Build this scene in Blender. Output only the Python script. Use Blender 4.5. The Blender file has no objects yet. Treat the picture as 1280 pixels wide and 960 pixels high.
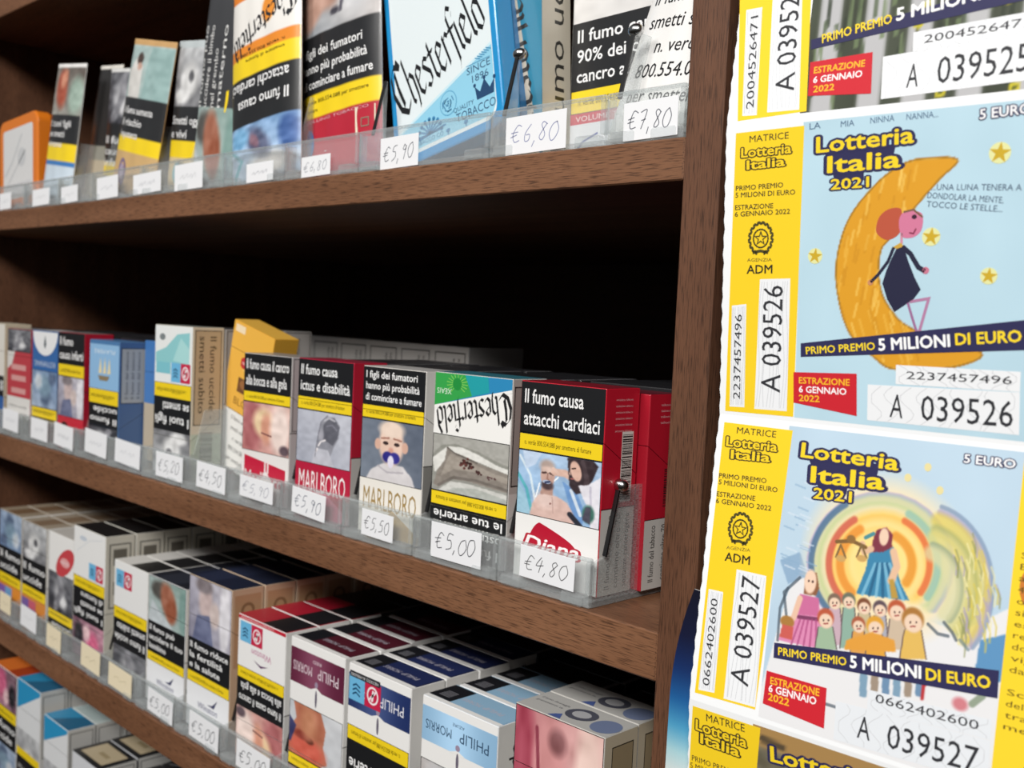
import bpy, bmesh, math, random
import numpy as np
from mathutils import Vector, Matrix
rnd = random.Random(7)
SC = bpy.context.scene
COL = SC.collection
# ------------------------------------------------------------------ camera, world, lights, exposure
F = 1320.0
CR = np.array([[0.7056, 0.7071, 0.0458], [0.0758, -0.0110, -0.9971], [-0.7045, 0.7070, -0.0614]])  # right, down, forward
CC = np.array([0.2426, -0.3279, 0.1186])
cam = bpy.data.cameras.new('camera'); cam_o = bpy.data.objects.new('camera', cam); COL.objects.link(cam_o)
cam.sensor_width = 36; cam.lens = F * 36 / 1280; cam.clip_start = .01; cam.clip_end = 20
r_, d_, f_ = [Vector(v) for v in CR]
m3 = Matrix((r_, -d_, -f_)).transposed()
cam_o.matrix_world = Matrix.Translation(Vector(CC)) @ m3.to_quaternion().to_matrix().to_4x4()
cam.dof.use_dof = True; cam.dof.focus_distance = .42; cam.dof.aperture_fstop = 16
SC.camera = cam_o
w = bpy.data.worlds.new('shop'); SC.world = w; w.use_nodes = True
_wt = w.node_tree; _tc0 = _wt.nodes.new('ShaderNodeTexCoord'); _sp = _wt.nodes.new('ShaderNodeSeparateXYZ'); _rp = _wt.nodes.new('ShaderNodeValToRGB')
_wt.links.new(_tc0.outputs['Generated'], _sp.inputs[0]); _mr = _wt.nodes.new('ShaderNodeMapRange'); _mr.inputs[1].default_value = -1
_wt.links.new(_sp.outputs['Z'], _mr.inputs[0]); _wt.links.new(_mr.outputs[0], _rp.inputs[0])
_rp.color_ramp.elements[0].position = .42; _rp.color_ramp.elements[0].color = (.10, .085, .07, 1)
_rp.color_ramp.elements[1].position = .6; _rp.color_ramp.elements[1].color = (.95, .97, 1, 1)
_wt.links.new(_rp.outputs[0], _wt.nodes['Background'].inputs[0]); _wt.nodes['Background'].inputs[1].default_value = .14
def area(name, loc, tgt, sx, sy, power, col):
    l = bpy.data.lights.new(name, 'AREA'); l.shape = 'RECTANGLE'; l.size = sx; l.size_y = sy; l.energy = power; l.color = col
    o = bpy.data.objects.new(name, l); COL.objects.link(o); o.location = loc
    o.rotation_euler = (Vector(tgt) - Vector(loc)).to_track_quat('-Z', 'Y').to_euler()
area('ceiling_panel_lamp', (.78, -1.58, 1.30), (-.2, 0, .05), .8, .5, 46, (1, .975, .94))
area('ceiling_panel_lamp', (-.55, -1.8, 1.45), (-.5, 0, .05), .7, .45, 25, (1, .975, .94))
SC.view_settings.view_transform = 'Standard'; SC.view_settings.look = 'None'
SC.view_settings.gamma = 1; SC.view_settings.exposure = 0; SC.view_settings.use_curve_mapping = False

# ------------------------------------------------------------------ colour and materials
def lin(c):
    if isinstance(c, str):
        c = [int(c[i:i+2], 16) / 255 for i in (1, 3, 5)]
    a = np.asarray(c, float)
    return np.where(a <= .04045, a / 12.92, ((a + .055) / 1.055) ** 2.4)
def srgb(c):
    return np.array([int(c[i:i+2], 16) / 255 for i in (1, 3, 5)]) if isinstance(c, str) else np.asarray(c, float)
def newmat(name):
    m = bpy.data.materials.new(name); m.use_nodes = True; nt = m.node_tree
    return m, nt, nt.nodes['Principled BSDF']
def ink_mat(name, rough, coat, spec=.5):
    m, nt, b = newmat(name)
    a = nt.nodes.new('ShaderNodeAttribute'); a.attribute_name = 'ink'
    nt.links.new(a.outputs['Color'], b.inputs['Base Color'])
    n = nt.nodes.new('ShaderNodeTexNoise'); n.inputs['Scale'].default_value = 260
    mr = nt.nodes.new('ShaderNodeMapRange'); mr.inputs[3].default_value = rough - .07; mr.inputs[4].default_value = rough + .07
    nt.links.new(n.outputs[0], mr.inputs[0]); nt.links.new(mr.outputs[0], b.inputs['Roughness'])
    b.inputs['Coat Weight'].default_value = coat; b.inputs['Coat Roughness'].default_value = .12
    b.inputs['Specular IOR Level'].default_value = spec
    return m
M_CARD = ink_mat('wrapped_card', .42, .25)
M_FOIL = ink_mat('pouch_film', .38, .3)
M_PAPER = ink_mat('coated_paper', .6, .0, .3)
M_TIN = ink_mat('painted_tin', .3, .5)
def plain(name, col, rough=.5, metal=0):
    m, nt, b = newmat(name)
    n = nt.nodes.new('ShaderNodeTexNoise'); n.inputs['Scale'].default_value = 180
    mx = nt.nodes.new('ShaderNodeMix'); mx.data_type = 'RGBA'
    c = lin(col); mx.inputs[6].default_value = (*c, 1); mx.inputs[7].default_value = (*(c * .86), 1)
    nt.links.new(n.outputs[0], mx.inputs[0]); nt.links.new(mx.outputs[2], b.inputs['Base Color'])
    b.inputs['Roughness'].default_value = rough; b.inputs['Metallic'].default_value = metal
    return m
M_EDGE = plain('edge_shade', '#141416', .35)
M_STEEL = plain('steel', '#c8c8c8', .22, 1)
def wood(name, vertical, c0, c1, c2):
    m, nt, b = newmat(name); L = nt.links.new
    tc = nt.nodes.new('ShaderNodeTexCoord')
    def mapped(sc):
        mp = nt.nodes.new('ShaderNodeMapping'); L(tc.outputs['Object'], mp.inputs[0])
        mp.inputs['Scale'].default_value = sc; return mp
    g = 1 if not vertical else 0
    big = mapped((6, 60, 60) if g else (60, 60, 6)); fine = mapped((110, 2100, 2100) if g else (2100, 2100, 110))
    n1 = nt.nodes.new('ShaderNodeTexNoise'); n1.inputs['Scale'].default_value = 1; n1.inputs['Detail'].default_value = 4; L(big.outputs[0], n1.inputs[0])
    n2 = nt.nodes.new('ShaderNodeTexNoise'); n2.inputs['Scale'].default_value = 1; n2.inputs['Detail'].default_value = 3; L(fine.outputs[0], n2.inputs[0])
    r1 = nt.nodes.new('ShaderNodeValToRGB'); L(n1.outputs[0], r1.inputs[0])
    r1.color_ramp.elements[0].position = .35; r1.color_ramp.elements[0].color = (*lin(c0), 1)
    r1.color_ramp.elements[1].position = .68; r1.color_ramp.elements[1].color = (*lin(c1), 1)
    r2 = nt.nodes.new('ShaderNodeValToRGB'); L(n2.outputs[0], r2.inputs[0])
    r2.color_ramp.elements[0].position = .36; r2.color_ramp.elements[0].color = (1, 1, 1, 1)
    r2.color_ramp.elements[1].position = .50; r2.color_ramp.elements[1].color = (0, 0, 0, 1)
    mx = nt.nodes.new('ShaderNodeMix'); mx.data_type = 'RGBA'
    mul = nt.nodes.new('ShaderNodeMath'); mul.operation = 'MULTIPLY'; mul.inputs[1].default_value = .75
    L(r2.outputs[0], mul.inputs[0]); L(mul.outputs[0], mx.inputs[0])
    L(r1.outputs[0], mx.inputs[6]); mx.inputs[7].default_value = (*lin(c2), 1)
    L(mx.outputs[2], b.inputs['Base Color'])
    bp = nt.nodes.new('ShaderNodeBump'); bp.inputs['Strength'].default_value = .15; bp.inputs['Distance'].default_value = .0003
    L(n2.outputs[0], bp.inputs['Height']); L(bp.outputs[0], b.inputs['Normal'])
    b.inputs['Roughness'].default_value = .5; b.inputs['Specular IOR Level'].default_value = .35
    return m
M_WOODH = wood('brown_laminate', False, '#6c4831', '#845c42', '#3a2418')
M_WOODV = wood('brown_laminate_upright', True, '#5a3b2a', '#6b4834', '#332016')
M_WOODIN = wood('shade_dark_laminate', False, '#3c2418', '#4a2d1e', '#22130c')  # same laminate, darkened in colour for the shade inside the bays
def acrylic():
    m, nt, b = newmat('clear_acrylic'); L = nt.links.new
    nt.nodes.remove(b); out = nt.nodes['Material Output']
    tr = nt.nodes.new('ShaderNodeBsdfTransparent'); tr.inputs[0].default_value = (.95, .965, .965, 1)
    gl = nt.nodes.new('ShaderNodeBsdfGlossy'); gl.inputs['Roughness'].default_value = .06
    df = nt.nodes.new('ShaderNodeBsdfDiffuse'); df.inputs[0].default_value = (.8, .82, .83, 1)
    lw = nt.nodes.new('ShaderNodeLayerWeight'); lw.inputs[0].default_value = .5
    pw = nt.nodes.new('ShaderNodeMath'); pw.operation = 'POWER'; pw.inputs[1].default_value = 4; L(lw.outputs['Facing'], pw.inputs[0])
    fr = nt.nodes.new('ShaderNodeMath'); fr.operation = 'MULTIPLY_ADD'; fr.inputs[1].default_value = .55; fr.inputs[2].default_value = .045; L(pw.outputs[0], fr.inputs[0])
    n = nt.nodes.new('ShaderNodeTexNoise'); n.inputs['Scale'].default_value = 150; n.inputs['Detail'].default_value = 4
    mr = nt.nodes.new('ShaderNodeMapRange'); mr.inputs[1].default_value = .4; mr.inputs[2].default_value = .75; mr.inputs[3].default_value = .05; mr.inputs[4].default_value = .34
    L(n.outputs[0], mr.inputs[0])
    a = nt.nodes.new('ShaderNodeMixShader'); c = nt.nodes.new('ShaderNodeMixShader')
    L(mr.outputs[0], a.inputs[0]); L(tr.outputs[0], a.inputs[1]); L(df.outputs[0], a.inputs[2])
    L(fr.outputs[0], c.inputs[0]); L(a.outputs[0], c.inputs[1]); L(gl.outputs[0], c.inputs[2])
    L(c.outputs[0], out.inputs[0]); return m
M_ACR = acrylic()

# ------------------------------------------------------------------ object helpers
def tag(o, label, cat, group=None, kind=None):
    o['label'] = label
    if cat: o['category'] = cat
    if group: o['group'] = group
    if kind: o['kind'] = kind
    return o
def empty(name, loc, label, cat, group=None, rot=(0, 0, 0)):
    o = bpy.data.objects.new(name, None); o.empty_display_size = .01; COL.objects.link(o)
    o.location = loc; o.rotation_euler = rot; return tag(o, label, cat, group)
def link(name, me, parent=None, loc=(0, 0, 0), rot=(0, 0, 0)):
    o = bpy.data.objects.new(name, me); COL.objects.link(o); o.location = loc; o.rotation_euler = rot
    if parent: o.parent = parent
    return o
def bevel_box(x0, x1, y0, y1, z0, z1, b=.0006, seg=2):
    bm = bmesh.new(); bmesh.ops.create_cube(bm, size=1)
    for v in bm.verts:
        v.co = Vector((x0 + (v.co.x + .5) * (x1 - x0), y0 + (v.co.y + .5) * (y1 - y0), z0 + (v.co.z + .5) * (z1 - z0)))
    if b: bmesh.ops.bevel(bm, geom=list(bm.edges), offset=b, segments=seg, affect='EDGES', profile=.5)
    return bm
def bm_mesh(name, bm, mat):
    me = bpy.data.meshes.new(name); bm.to_mesh(me); bm.free(); me.materials.append(mat); return me
def box(name, mat, parent, x0, x1, y0, y1, z0, z1, b=.0004):
    return link(name, bm_mesh(name, bevel_box(x0, x1, y0, y1, z0, z1, b, 1), mat), parent)

# ------------------------------------------------------------------ printing: flat ink shapes on a surface
_tc = {}
_nc = {}
def glyphs(s, bold=0., shear=0.):
    k = (s, bold, shear)
    if k not in _tc:
        cu = bpy.data.curves.new('t', 'FONT'); cu.body = s; cu.resolution_u = 2; cu.shear = shear
        o = bpy.data.objects.new('t', cu); me = bpy.data.meshes.new_from_object(o)
        vs = np.array([(v.co.x, v.co.y) for v in me.vertices]).reshape(-1, 2)
        fs = [tuple(p.vertices) for p in me.polygons]
        bpy.data.objects.remove(o); bpy.data.curves.remove(cu); bpy.data.meshes.remove(me)
        if bold and len(vs):
            n = 6 if bold < .05 else 16; V0, F0 = vs, fs
            _nc[k] = len(V0)
            vs = np.concatenate([V0 + bold * np.array([math.cos(6.2832 * i / n), math.sin(6.2832 * i / n)]) for i in range(n)])
            fs = [tuple(q + i * len(V0) for q in f) for i in range(n) for f in F0]
        _tc[k] = (vs, fs)
    return _tc[k]
CAP = .69
BL = {'C': ([[(1.0, 1.5), (.62, 1.72), (.25, 1.45), (.08, .85), (.25, .22), (.65, -.05), (1.0, .2)], [(.55, 1.5), (.5, .9), (.56, .25)], [(.7, 1.62), (.85, 1.8), (1.0, 1.5)]], 1.12),
      'h': ([[(.1, 1.65), (.1, .1), (.2, 0)], [(.1, .8), (.32, 1.0), (.5, .8), (.5, .15), (.4, -.25)]], .66),
      'e': ([[(.06, .85), (.06, .18), (.24, 0), (.48, .18)], [(.06, .85), (.28, 1.0), (.46, .78), (.1, .48)]], .58),
      's': ([[(.45, .88), (.24, 1.0), (.06, .78), (.42, .42), (.42, .16), (.22, 0), (.03, .12)]], .56),
      't': ([[(.16, 1.3), (.16, .15), (.3, 0), (.44, .13)], [(-.02, .93), (.4, .96)]], .5),
      'r': ([[(.1, 1.0), (.1, 0)], [(.1, .78), (.32, 1.0), (.46, .86)]], .52),
      'f': ([[(.05, -.4), (.2, -.2), (.2, 1.4), (.4, 1.66), (.6, 1.52)], [(0, .93), (.48, .96)]], .46),
      'i': ([[(.1, 1.0), (.1, .12), (.22, 0)], [(.1, 1.3), (.16, 1.36)]], .34),
      'l': ([[(.1, 1.65), (.1, .12), (.22, 0)]], .34),
      'd': ([[(.22, 1.62), (.48, 1.1), (.5, .15), (.28, 0), (.06, .18), (.06, .82), (.28, 1.0), (.48, .84)]], .62)}
HW = {'0': [[(.5, 1), (.15, .85), (.05, .4), (.25, 0), (.55, .1), (.7, .55), (.5, 1)]], '1': [[(.2, .75), (.45, 1), (.4, 0)]],
      '2': [[(.1, .8), (.35, 1), (.6, .8), (.1, .05), (.65, .08)]], '3': [[(.1, .9), (.5, .95), (.3, .55), (.55, .3), (.1, .05)]],
      '4': [[(.4, 1), (.05, .4), (.65, .45)], [(.5, .8), (.4, -.05)]], '5': [[(.62, 1), (.25, .98), (.15, .6), (.5, .6), (.55, .2), (.1, 0)]],
      '6': [[(.5, 1), (.15, .5), (.2, .08), (.5, .08), (.55, .4), (.2, .42)]], '7': [[(.05, .95), (.6, 1), (.25, 0)], [(.2, .5), (.55, .55)]],
      '8': [[(.55, .85), (.3, 1), (.15, .8), (.5, .3), (.3, 0), (.1, .2), (.55, .85)]], '9': [[(.55, .8), (.3, 1), (.15, .7), (.5, .6), (.55, .85), (.4, 0)]],
      ',': [[(.12, .1), (.02, -.22)]], '€': [[(.75, .9), (.4, 1), (.15, .5), (.3, .05), (.7, .1)], [(-.05, .58), (.5, .64)], [(-.05, .38), (.45, .44)]], '~': [[(0, .3), (.2, .7), (.35, .2), (.55, .8), (.7, .3)]]}
class Ink:
    def __init__(s, fmap, step=.00003):
        s.f = fmap; s.v = []; s.p = []; s.c = []; s.step = step; s.L = 1; s.flip = None
    def add(s, pts, faces, cols, L=None, nc=0):
        L = s.L if L is None else L
        b = len(s.v)
        if s.flip: pts = [(s.flip[0] - u, s.flip[1] - v) for u, v in pts]
        s.v += [s.f(u, v, L * s.step) for u, v in pts] if not nc else [s.f(u, v, L * s.step + (i // nc) * .0000022) for i, (u, v) in enumerate(pts)]
        s.p += [tuple(i + b for i in f) for f in faces]; s.c += cols
    def poly(s, pts, col, L=None):
        c = tuple(lin(col)); s.add(pts, [tuple(range(len(pts)))], [[c] * len(pts)], L)
    def rect(s, x, y, w, h, col, L=None):
        s.poly([(x, y), (x + w, y), (x + w, y + h), (x, y + h)], col, L)
    def ell(s, cx, cy, rx, ry, col, L=None, n=22, rot=0):
        a = [2 * math.pi * i / n for i in range(n)]; cr, sr = math.cos(rot), math.sin(rot)
        s.poly([(cx + rx * math.cos(t) * cr - ry * math.sin(t) * sr, cy + rx * math.cos(t) * sr + ry * math.sin(t) * cr) for t in a], col, L)
    def line(s, pts, wd, col, L=None):
        P = [np.array(p, float) for p in pts]; n = len(P)
        T = [(P[i + 1] - P[i]) / (np.hypot(*(P[i + 1] - P[i])) + 1e-9) for i in range(n - 1)]; V = []
        for i in range(n):
            t0, t1 = T[max(i - 1, 0)], T[min(i, n - 2)]; m = t0 + t1; q = np.hypot(*m)
            m = m / q if q > .3 else t1
            k = wd / 2 / max(.45, float(np.dot(m, t1))); o = np.array([-m[1], m[0]]) * k
            p = P[i] - (t1 * wd * .25 if i == 0 else 0) + (t0 * wd * .25 if i == n - 1 else 0)
            V += [tuple(p + o), tuple(p - o)]
        c = tuple(lin(col)); s.add(V, [(2 * i, 2 * i + 1, 2 * i + 3, 2 * i + 2) for i in range(n - 1)], [[c] * 4] * (n - 1), L)
    def frame(s, x, y, w, h, t, col, L=None):
        s.rect(x, y, w, t, col, L); s.rect(x, y + h - t, w, t, col, L); s.rect(x, y, t, h, col, L); s.rect(x + w - t, y, t, h, col, L)
    def text(s, txt, x, y, w, h, col, L=None, ud=False, rot=0, bold=.0, shear=0., fit=True, cx=False):
        """text in the box at x, y: cap height h, stretched to width w; ud = upside down; rot = quarter turns ccw"""
        vs, fs = glyphs(txt, bold, shear)
        if not len(vs): return
        x0, x1 = vs[:, 0].min() + bold, vs[:, 0].max() - bold
        bw, bh = (w, h) if rot % 2 == 0 else (h, w)
        sy = bh / CAP; sx = bw / (x1 - x0) if fit else min(sy * .9, bw / (x1 - x0))
        off = (bw - sx * (x1 - x0)) / 2 if cx else 0
        P = np.stack([(vs[:, 0] - x0) * sx + off, vs[:, 1] * sy], 1)
        if ud: P = np.array([bw, bh]) - P
        for _ in range(rot % 4):
            P = np.stack([-P[:, 1], P[:, 0]], 1)
        if rot % 4 == 1: P[:, 0] += w
        if rot % 4 == 2: P += np.array([w, h])
        if rot % 4 == 3: P[:, 1] += h
        P += np.array([x, y]); c = tuple(lin(col))
        s.add([tuple(q) for q in P], fs, [[c] * len(f) for f in fs], (s.L if L is None else L), _nc.get((txt, bold, shear), 0))
    def textat(s, txt, p0, p1, h, col, L=None, bold=0., shear=0.):
        vs, fs = glyphs(txt, bold, shear)
        x0, x1 = vs[:, 0].min() + bold, vs[:, 0].max() - bold; d = np.array(p1) - np.array(p0); W = np.hypot(*d); e = d / W; n = np.array([-e[1], e[0]])
        P = np.array(p0) + ((vs[:, 0] - x0) / (x1 - x0) * W)[:, None] * e + (vs[:, 1] * h / CAP)[:, None] * n
        c = tuple(lin(col)); s.add([tuple(q) for q in P], fs, [[c] * len(f) for f in fs], L, _nc.get((txt, bold, shear), 0))
    def black(s, txt, p0, p1, xh, col, L=None, nib=.13, ud=False, slant=0.):
        adv = sum(BL[ch][1] for ch in txt); p0 = np.array(p0, float); p1 = np.array(p1, float)
        if ud: p0, p1 = p1, p0
        d = p1 - p0; W = np.hypot(*d); e = d / W; n = np.array([-e[1], e[0]]) + slant * e; sx = W / adv; x = 0; kk = 0
        nb = np.array([math.cos(.72), math.sin(.72)]) * nib
        for ch in txt:
            st, a = BL[ch]
            for pl in st:
                for q0, q1 in zip(pl, pl[1:]):
                    q0 = np.array(q0); q1 = np.array(q1); k = nb * (1.35 if ch == 'C' else 1)
                    dd = (q1 - q0) / (np.hypot(*(q1 - q0)) + 1e-6); tn = np.array([-dd[1], dd[0]])
                    if abs(np.dot(tn, k)) < .025: k = k + tn * .025
                    pts = [q0 + k, q0 - k, q1 - k, q1 + k]
                    kk += 1; s.poly([tuple(p0 + (x + t[0]) * sx * e + t[1] * xh * n) for t in pts], col, (s.L if L is None else L) + kk * .02)
            x += a
    def hand(s, txt, x, y, w, h, wd, col, L=None, jit=.04):
        adv = [.45 if c == ',' else (1.0 if c == '€' else .82) for c in txt]; sx = w / sum(adv); q = 0
        for c, a in zip(txt, adv):
            dy = rnd.uniform(-.08, .08)
            for pl in HW[c]:
                K = [np.array([px + .22 * py + rnd.uniform(-jit, jit), py + dy + rnd.uniform(-jit, jit)]) for px, py in pl]; M = []
                for e in range(len(K) - 1):
                    k0, k1, k2, k3 = K[max(e - 1, 0)], K[e], K[e + 1], K[min(e + 2, len(K) - 1)]
                    for t in (0, .25, .5, .75): M.append(.5 * (2 * k1 + (k2 - k0) * t + (2 * k0 - 5 * k1 + 4 * k2 - k3) * t * t + (3 * k1 - k0 - 3 * k2 + k3) * t ** 3))
                M.append(K[-1]); s.line([(x + (q + m[0]) * sx, y + m[1] * h) for m in M], wd, col, L)
            q += a
    def pic(s, x, y, w, h, im, L=None):
        A = lin(np.clip(im.a, 0, 1)); ny, nx = A.shape[:2]
        us = np.linspace(x, x + w, nx); vs = np.linspace(y, y + h, ny)
        pts = [(u, v) for v in vs for u in us]
        At = [[tuple(A[j, i]) for i in range(nx)] for j in range(ny)]
        fs = []; cs = []
        for j in range(ny - 1):
            for i in range(nx - 1):
                k = j * nx + i; fs.append((k, k + 1, k + nx + 1, k + nx)); cs.append([At[j][i], At[j][i + 1], At[j + 1][i + 1], At[j + 1][i]])
        s.add(pts, fs, cs, L)
    def bars(s, x, y, w, h, seed=1, along='v', L=None, col='#1a1a1a'):
        r = random.Random(seed); q = 0; tot = h if along == 'v' else w
        while q < tot - .5:
            t = r.choice((.25, .4, .6))
            if along == 'v': s.rect(x, y + q, w, t, col, L)
            else: s.rect(x + q, y, t, h, col, L)
            q += t + r.choice((.25, .35, .6))
    def mesh(s, name, mat, base=None, basecol=None):
        """base: a bmesh whose faces take basecol, joined with the ink"""
        V, P, C = list(s.v), list(s.p), list(s.c)
        if base is not None:
            base.verts.ensure_lookup_table(); b = len(V); V += [tuple(v.co) for v in base.verts]
            bc = tuple(lin(basecol)) if not callable(basecol) else None
            for f in base.faces:
                P.append(tuple(v.index + b for v in f.verts)); c = bc or tuple(lin(basecol(f))); C.append([c] * len(f.verts))
            base.free()
        me = bpy.data.meshes.new(name); me.from_pydata(V, [], P)
        at = me.color_attributes.new('ink', 'FLOAT_COLOR', 'CORNER')
        flat = np.ones((sum(len(c) for c in C), 4)); flat[:, :3] = np.array([q for c in C for q in c])
        at.data.foreach_set('color', flat.ravel()); me.materials.append(mat); return me
def bisected(name, me, co, no, mat):
    bm = bmesh.new(); bm.from_mesh(me)
    bmesh.ops.bisect_plane(bm, geom=list(bm.verts) + list(bm.edges) + list(bm.faces), plane_co=co, plane_no=no, clear_outer=True)
    out = bpy.data.meshes.new(name); bm.to_mesh(out); bm.free(); out.materials.append(mat); return out

# ------------------------------------------------------------------ small painter for the printed photographs
class Im:
    def __init__(s, nx, ny, base):
        s.nx, s.ny = nx, ny; s.a = np.tile(srgb(base), (ny, nx, 1)); s.Y, s.X = np.mgrid[0:1:ny * 1j, 0:1:nx * 1j]; s.asp = ny / nx
    def mix(s, m, col): s.a += m[..., None] * (srgb(col) - s.a); return s
    def ell(s, cx, cy, rx, ry, col, rot=0, soft=.25, a=1):
        dx = s.X - cx; dy = (s.Y - cy) * s.asp; c, q = math.cos(rot), math.sin(rot); ry = ry * s.asp
        d = np.sqrt(((dx * c + dy * q) / rx) ** 2 + ((-dx * q + dy * c) / ry) ** 2)
        return s.mix(np.clip((1 + soft / 2 - d) / max(soft, .02), 0, 1) * a, col)
    def poly(s, pts, col, a=1):
        ins = np.zeros_like(s.X, bool); n = len(pts)
        for i in range(n):
            (x0, y0), (x1, y1) = pts[i], pts[(i + 1) % n]
            if y0 == y1: continue
            t = ((y0 > s.Y) != (y1 > s.Y)) & (s.X < (x1 - x0) * (s.Y - y0) / (y1 - y0) + x0); ins ^= t
        m = ins.astype(float); p = np.pad(m, 1, mode='edge'); m = (p[1:-1, 1:-1] * 2 + p[:-2, 1:-1] + p[2:, 1:-1] + p[1:-1, :-2] + p[1:-1, 2:]) / 6
        return s.mix(m * a, col)
    def rect(s, x, y, w, h, col, a=1): return s.poly([(x, y), (x + w, y), (x + w, y + h), (x, y + h)], col, a)
    def stroke(s, pts, wd, col, a=1, soft=.6):
        D = np.full_like(s.X, 9.)
        for (x0, y0), (x1, y1) in zip(pts, pts[1:]):
            ax, ay = x0, y0 * s.asp; bx, by = x1 - x0, (y1 - y0) * s.asp; L2 = bx * bx + by * by + 1e-9
            t = np.clip(((s.X - ax) * bx + (s.Y * s.asp - ay) * by) / L2, 0, 1)
            D = np.minimum(D, np.hypot(s.X - ax - t * bx, s.Y * s.asp - ay - t * by))
        return s.mix(np.clip((wd / 2 * (1 + soft) - D) / (wd / 2 * soft + 1e-6), 0, 1) * a, col)
    def grad(s, c0, c1, dx=0, dy=1):
        t = np.clip(s.X * dx + s.Y * dy, 0, 1)[..., None]; s.a = srgb(c0) * (1 - t) + srgb(c1) * t; return s
    def noise(s, amp, n, seed):
        g = np.random.RandomState(seed).rand(n + 2, n + 2) - .5
        u = s.X * n; v = s.Y * n; i = u.astype(int); j = v.astype(int); fu = u - i; fv = v - j
        q = g[j, i] * (1 - fu) * (1 - fv) + g[j, i + 1] * fu * (1 - fv) + g[j + 1, i] * (1 - fu) * fv + g[j + 1, i + 1] * fu * fv
        s.a += (q * amp)[..., None]; return s
    def ud(s): s.a = s.a[::-1, ::-1].copy(); return s
def I0(base, w=48, h=32): return Im(w * 2, h * 2, base)
def p_baby():
    i = I0('#6d7686', 44, 38).grad('#7b8593', '#5b6475', .6, .3); i.poly([(.1, 0), (.18, .16), (.38, .3), (.7, .3), (.84, .15), (.9, 0)], '#d8d4d6')
    i.ell(.5, .62, .2, .34, '#e8c8b6'); i.ell(.5, .86, .2, .14, '#ecd6c6', soft=.5); i.ell(.28, .6, .05, .09, '#ddb3a0'); i.ell(.72, .6, .05, .09, '#ddb3a0')
    i.ell(.41, .63, .045, .03, '#3a2c2c'); i.ell(.59, .63, .045, .03, '#3a2c2c'); i.stroke([(.34, .7), (.46, .72)], .02, '#a87868'); i.stroke([(.54, .72), (.66, .7)], .02, '#a87868')
    i.ell(.5, .52, .04, .05, '#d39c8c', soft=.8); i.ell(.45, .41, .085, .09, '#2c2a80'); i.ell(.56, .41, .085, .09, '#34308c'); i.ell(.5, .34, .05, .1, '#e4dff0'); i.stroke([(.3, .24), (.45, .16), (.7, .2)], .02, '#b9b4ba'); return i.noise(.06, 14, 2)
def p_patient():
    i = I0('#9fbfe0', 56, 46).grad('#86aed6', '#b9cfe8', .3, .6).noise(.12, 8, 40)
    i.poly([(0, 0), (0, .5), (.1, .34), (.2, 0)], '#9cc4d8'); i.stroke([(0, .62), (.12, .4), (.2, .05)], .03, '#5cb0bc'); i.stroke([(.02, .9), (.16, .62), (.24, .2)], .022, '#d8e8f2'); i.poly([(.05, 1), (.3, 1), (.22, .8), (.1, .7)], '#c3d5ec')
    i.poly([(.55, .62), (.72, .5), (.84, .2), (.8, 0), (.7, .1)], '#6f98cc'); i.stroke([(.66, .5), (.78, .16)], .03, '#d4e2f0')
    i.poly([(.17, 0), (.2, .2), (.27, .34), (.36, .38), (.5, .37), (.62, .3), (.7, .16), (.72, 0)], '#d8b8ae'); i.ell(.36, .28, .12, .12, '#e6ccc4', soft=.9); i.stroke([(.44, .34), (.46, .1)], .012, '#b8958c', .6); i.stroke([(.66, .14), (.78, .0)], .05, '#2c2e38'); i.ell(.42, .24, .012, .014, '#7c4a44')
    i.poly([(.29, .36), (.31, .5), (.45, .5), (.45, .37)], '#b89488'); i.ell(.375, .66, .088, .18, '#c6a296', soft=.2); i.ell(.365, .8, .09, .1, '#b7a49c', soft=.6); i.ell(.37, .74, .07, .06, '#d9beb2', soft=.7)
    i.stroke([(.31, .69), (.35, .7)], .02, '#5c4440'); i.stroke([(.4, .7), (.44, .685)], .02, '#5c4440'); i.stroke([(.375, .69), (.37, .61), (.385, .6)], .016, '#a37c70'); i.ell(.375, .51, .075, .07, '#4c3c40', soft=.5); i.ell(.365, .56, .05, .028, '#b8c6de', soft=.4); i.stroke([(.35, .55), (.4, .57)], .02, '#3a4468'); i.stroke([(.28, .52), (.24, .3)], .014, '#ecf2f8'); i.stroke([(.46, .6), (.5, .66)], .014, '#ecf2f8')
    i.stroke([(.46, .73), (.58, .74), (.72, .66)], .07, '#dcb8a8'); i.stroke([(.44, .78), (.5, .72)], .03, '#e0c0b2')
    i.poly([(.6, .98), (.62, .74), (.64, .56), (.72, .46), (.82, .52), (.9, .7), (.96, .92), (.9, 1), (.64, 1)], '#3a2f33'); i.ell(.705, .8, .062, .15, '#dcb5a4', rot=.25, soft=.2); i.poly([(.64, .8), (.625, .74), (.65, .73)], '#dcb5a4'); i.stroke([(.66, .83), (.7, .84)], .014, '#4c3834'); i.stroke([(.655, .68), (.68, .68)], .014, '#a4605c'); i.stroke([(.78, .95), (.84, .7), (.8, .5)], .04, '#54464a', .7)
    i.poly([(.74, .6), (.84, .62), (1, .78), (1, 0), (.9, .0), (.86, .3), (.8, .42)], '#e4e2ea'); i.stroke([(.88, .6), (.9, .2)], .02, '#c0bccc', .8); i.ell(.87, .2, .07, .13, '#3c6c60', soft=.4); i.poly([(.8, .1), (.84, .3), (.9, .3), (.9, .05)], '#4c4a58')
    return i.noise(.07, 26, 4)
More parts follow.
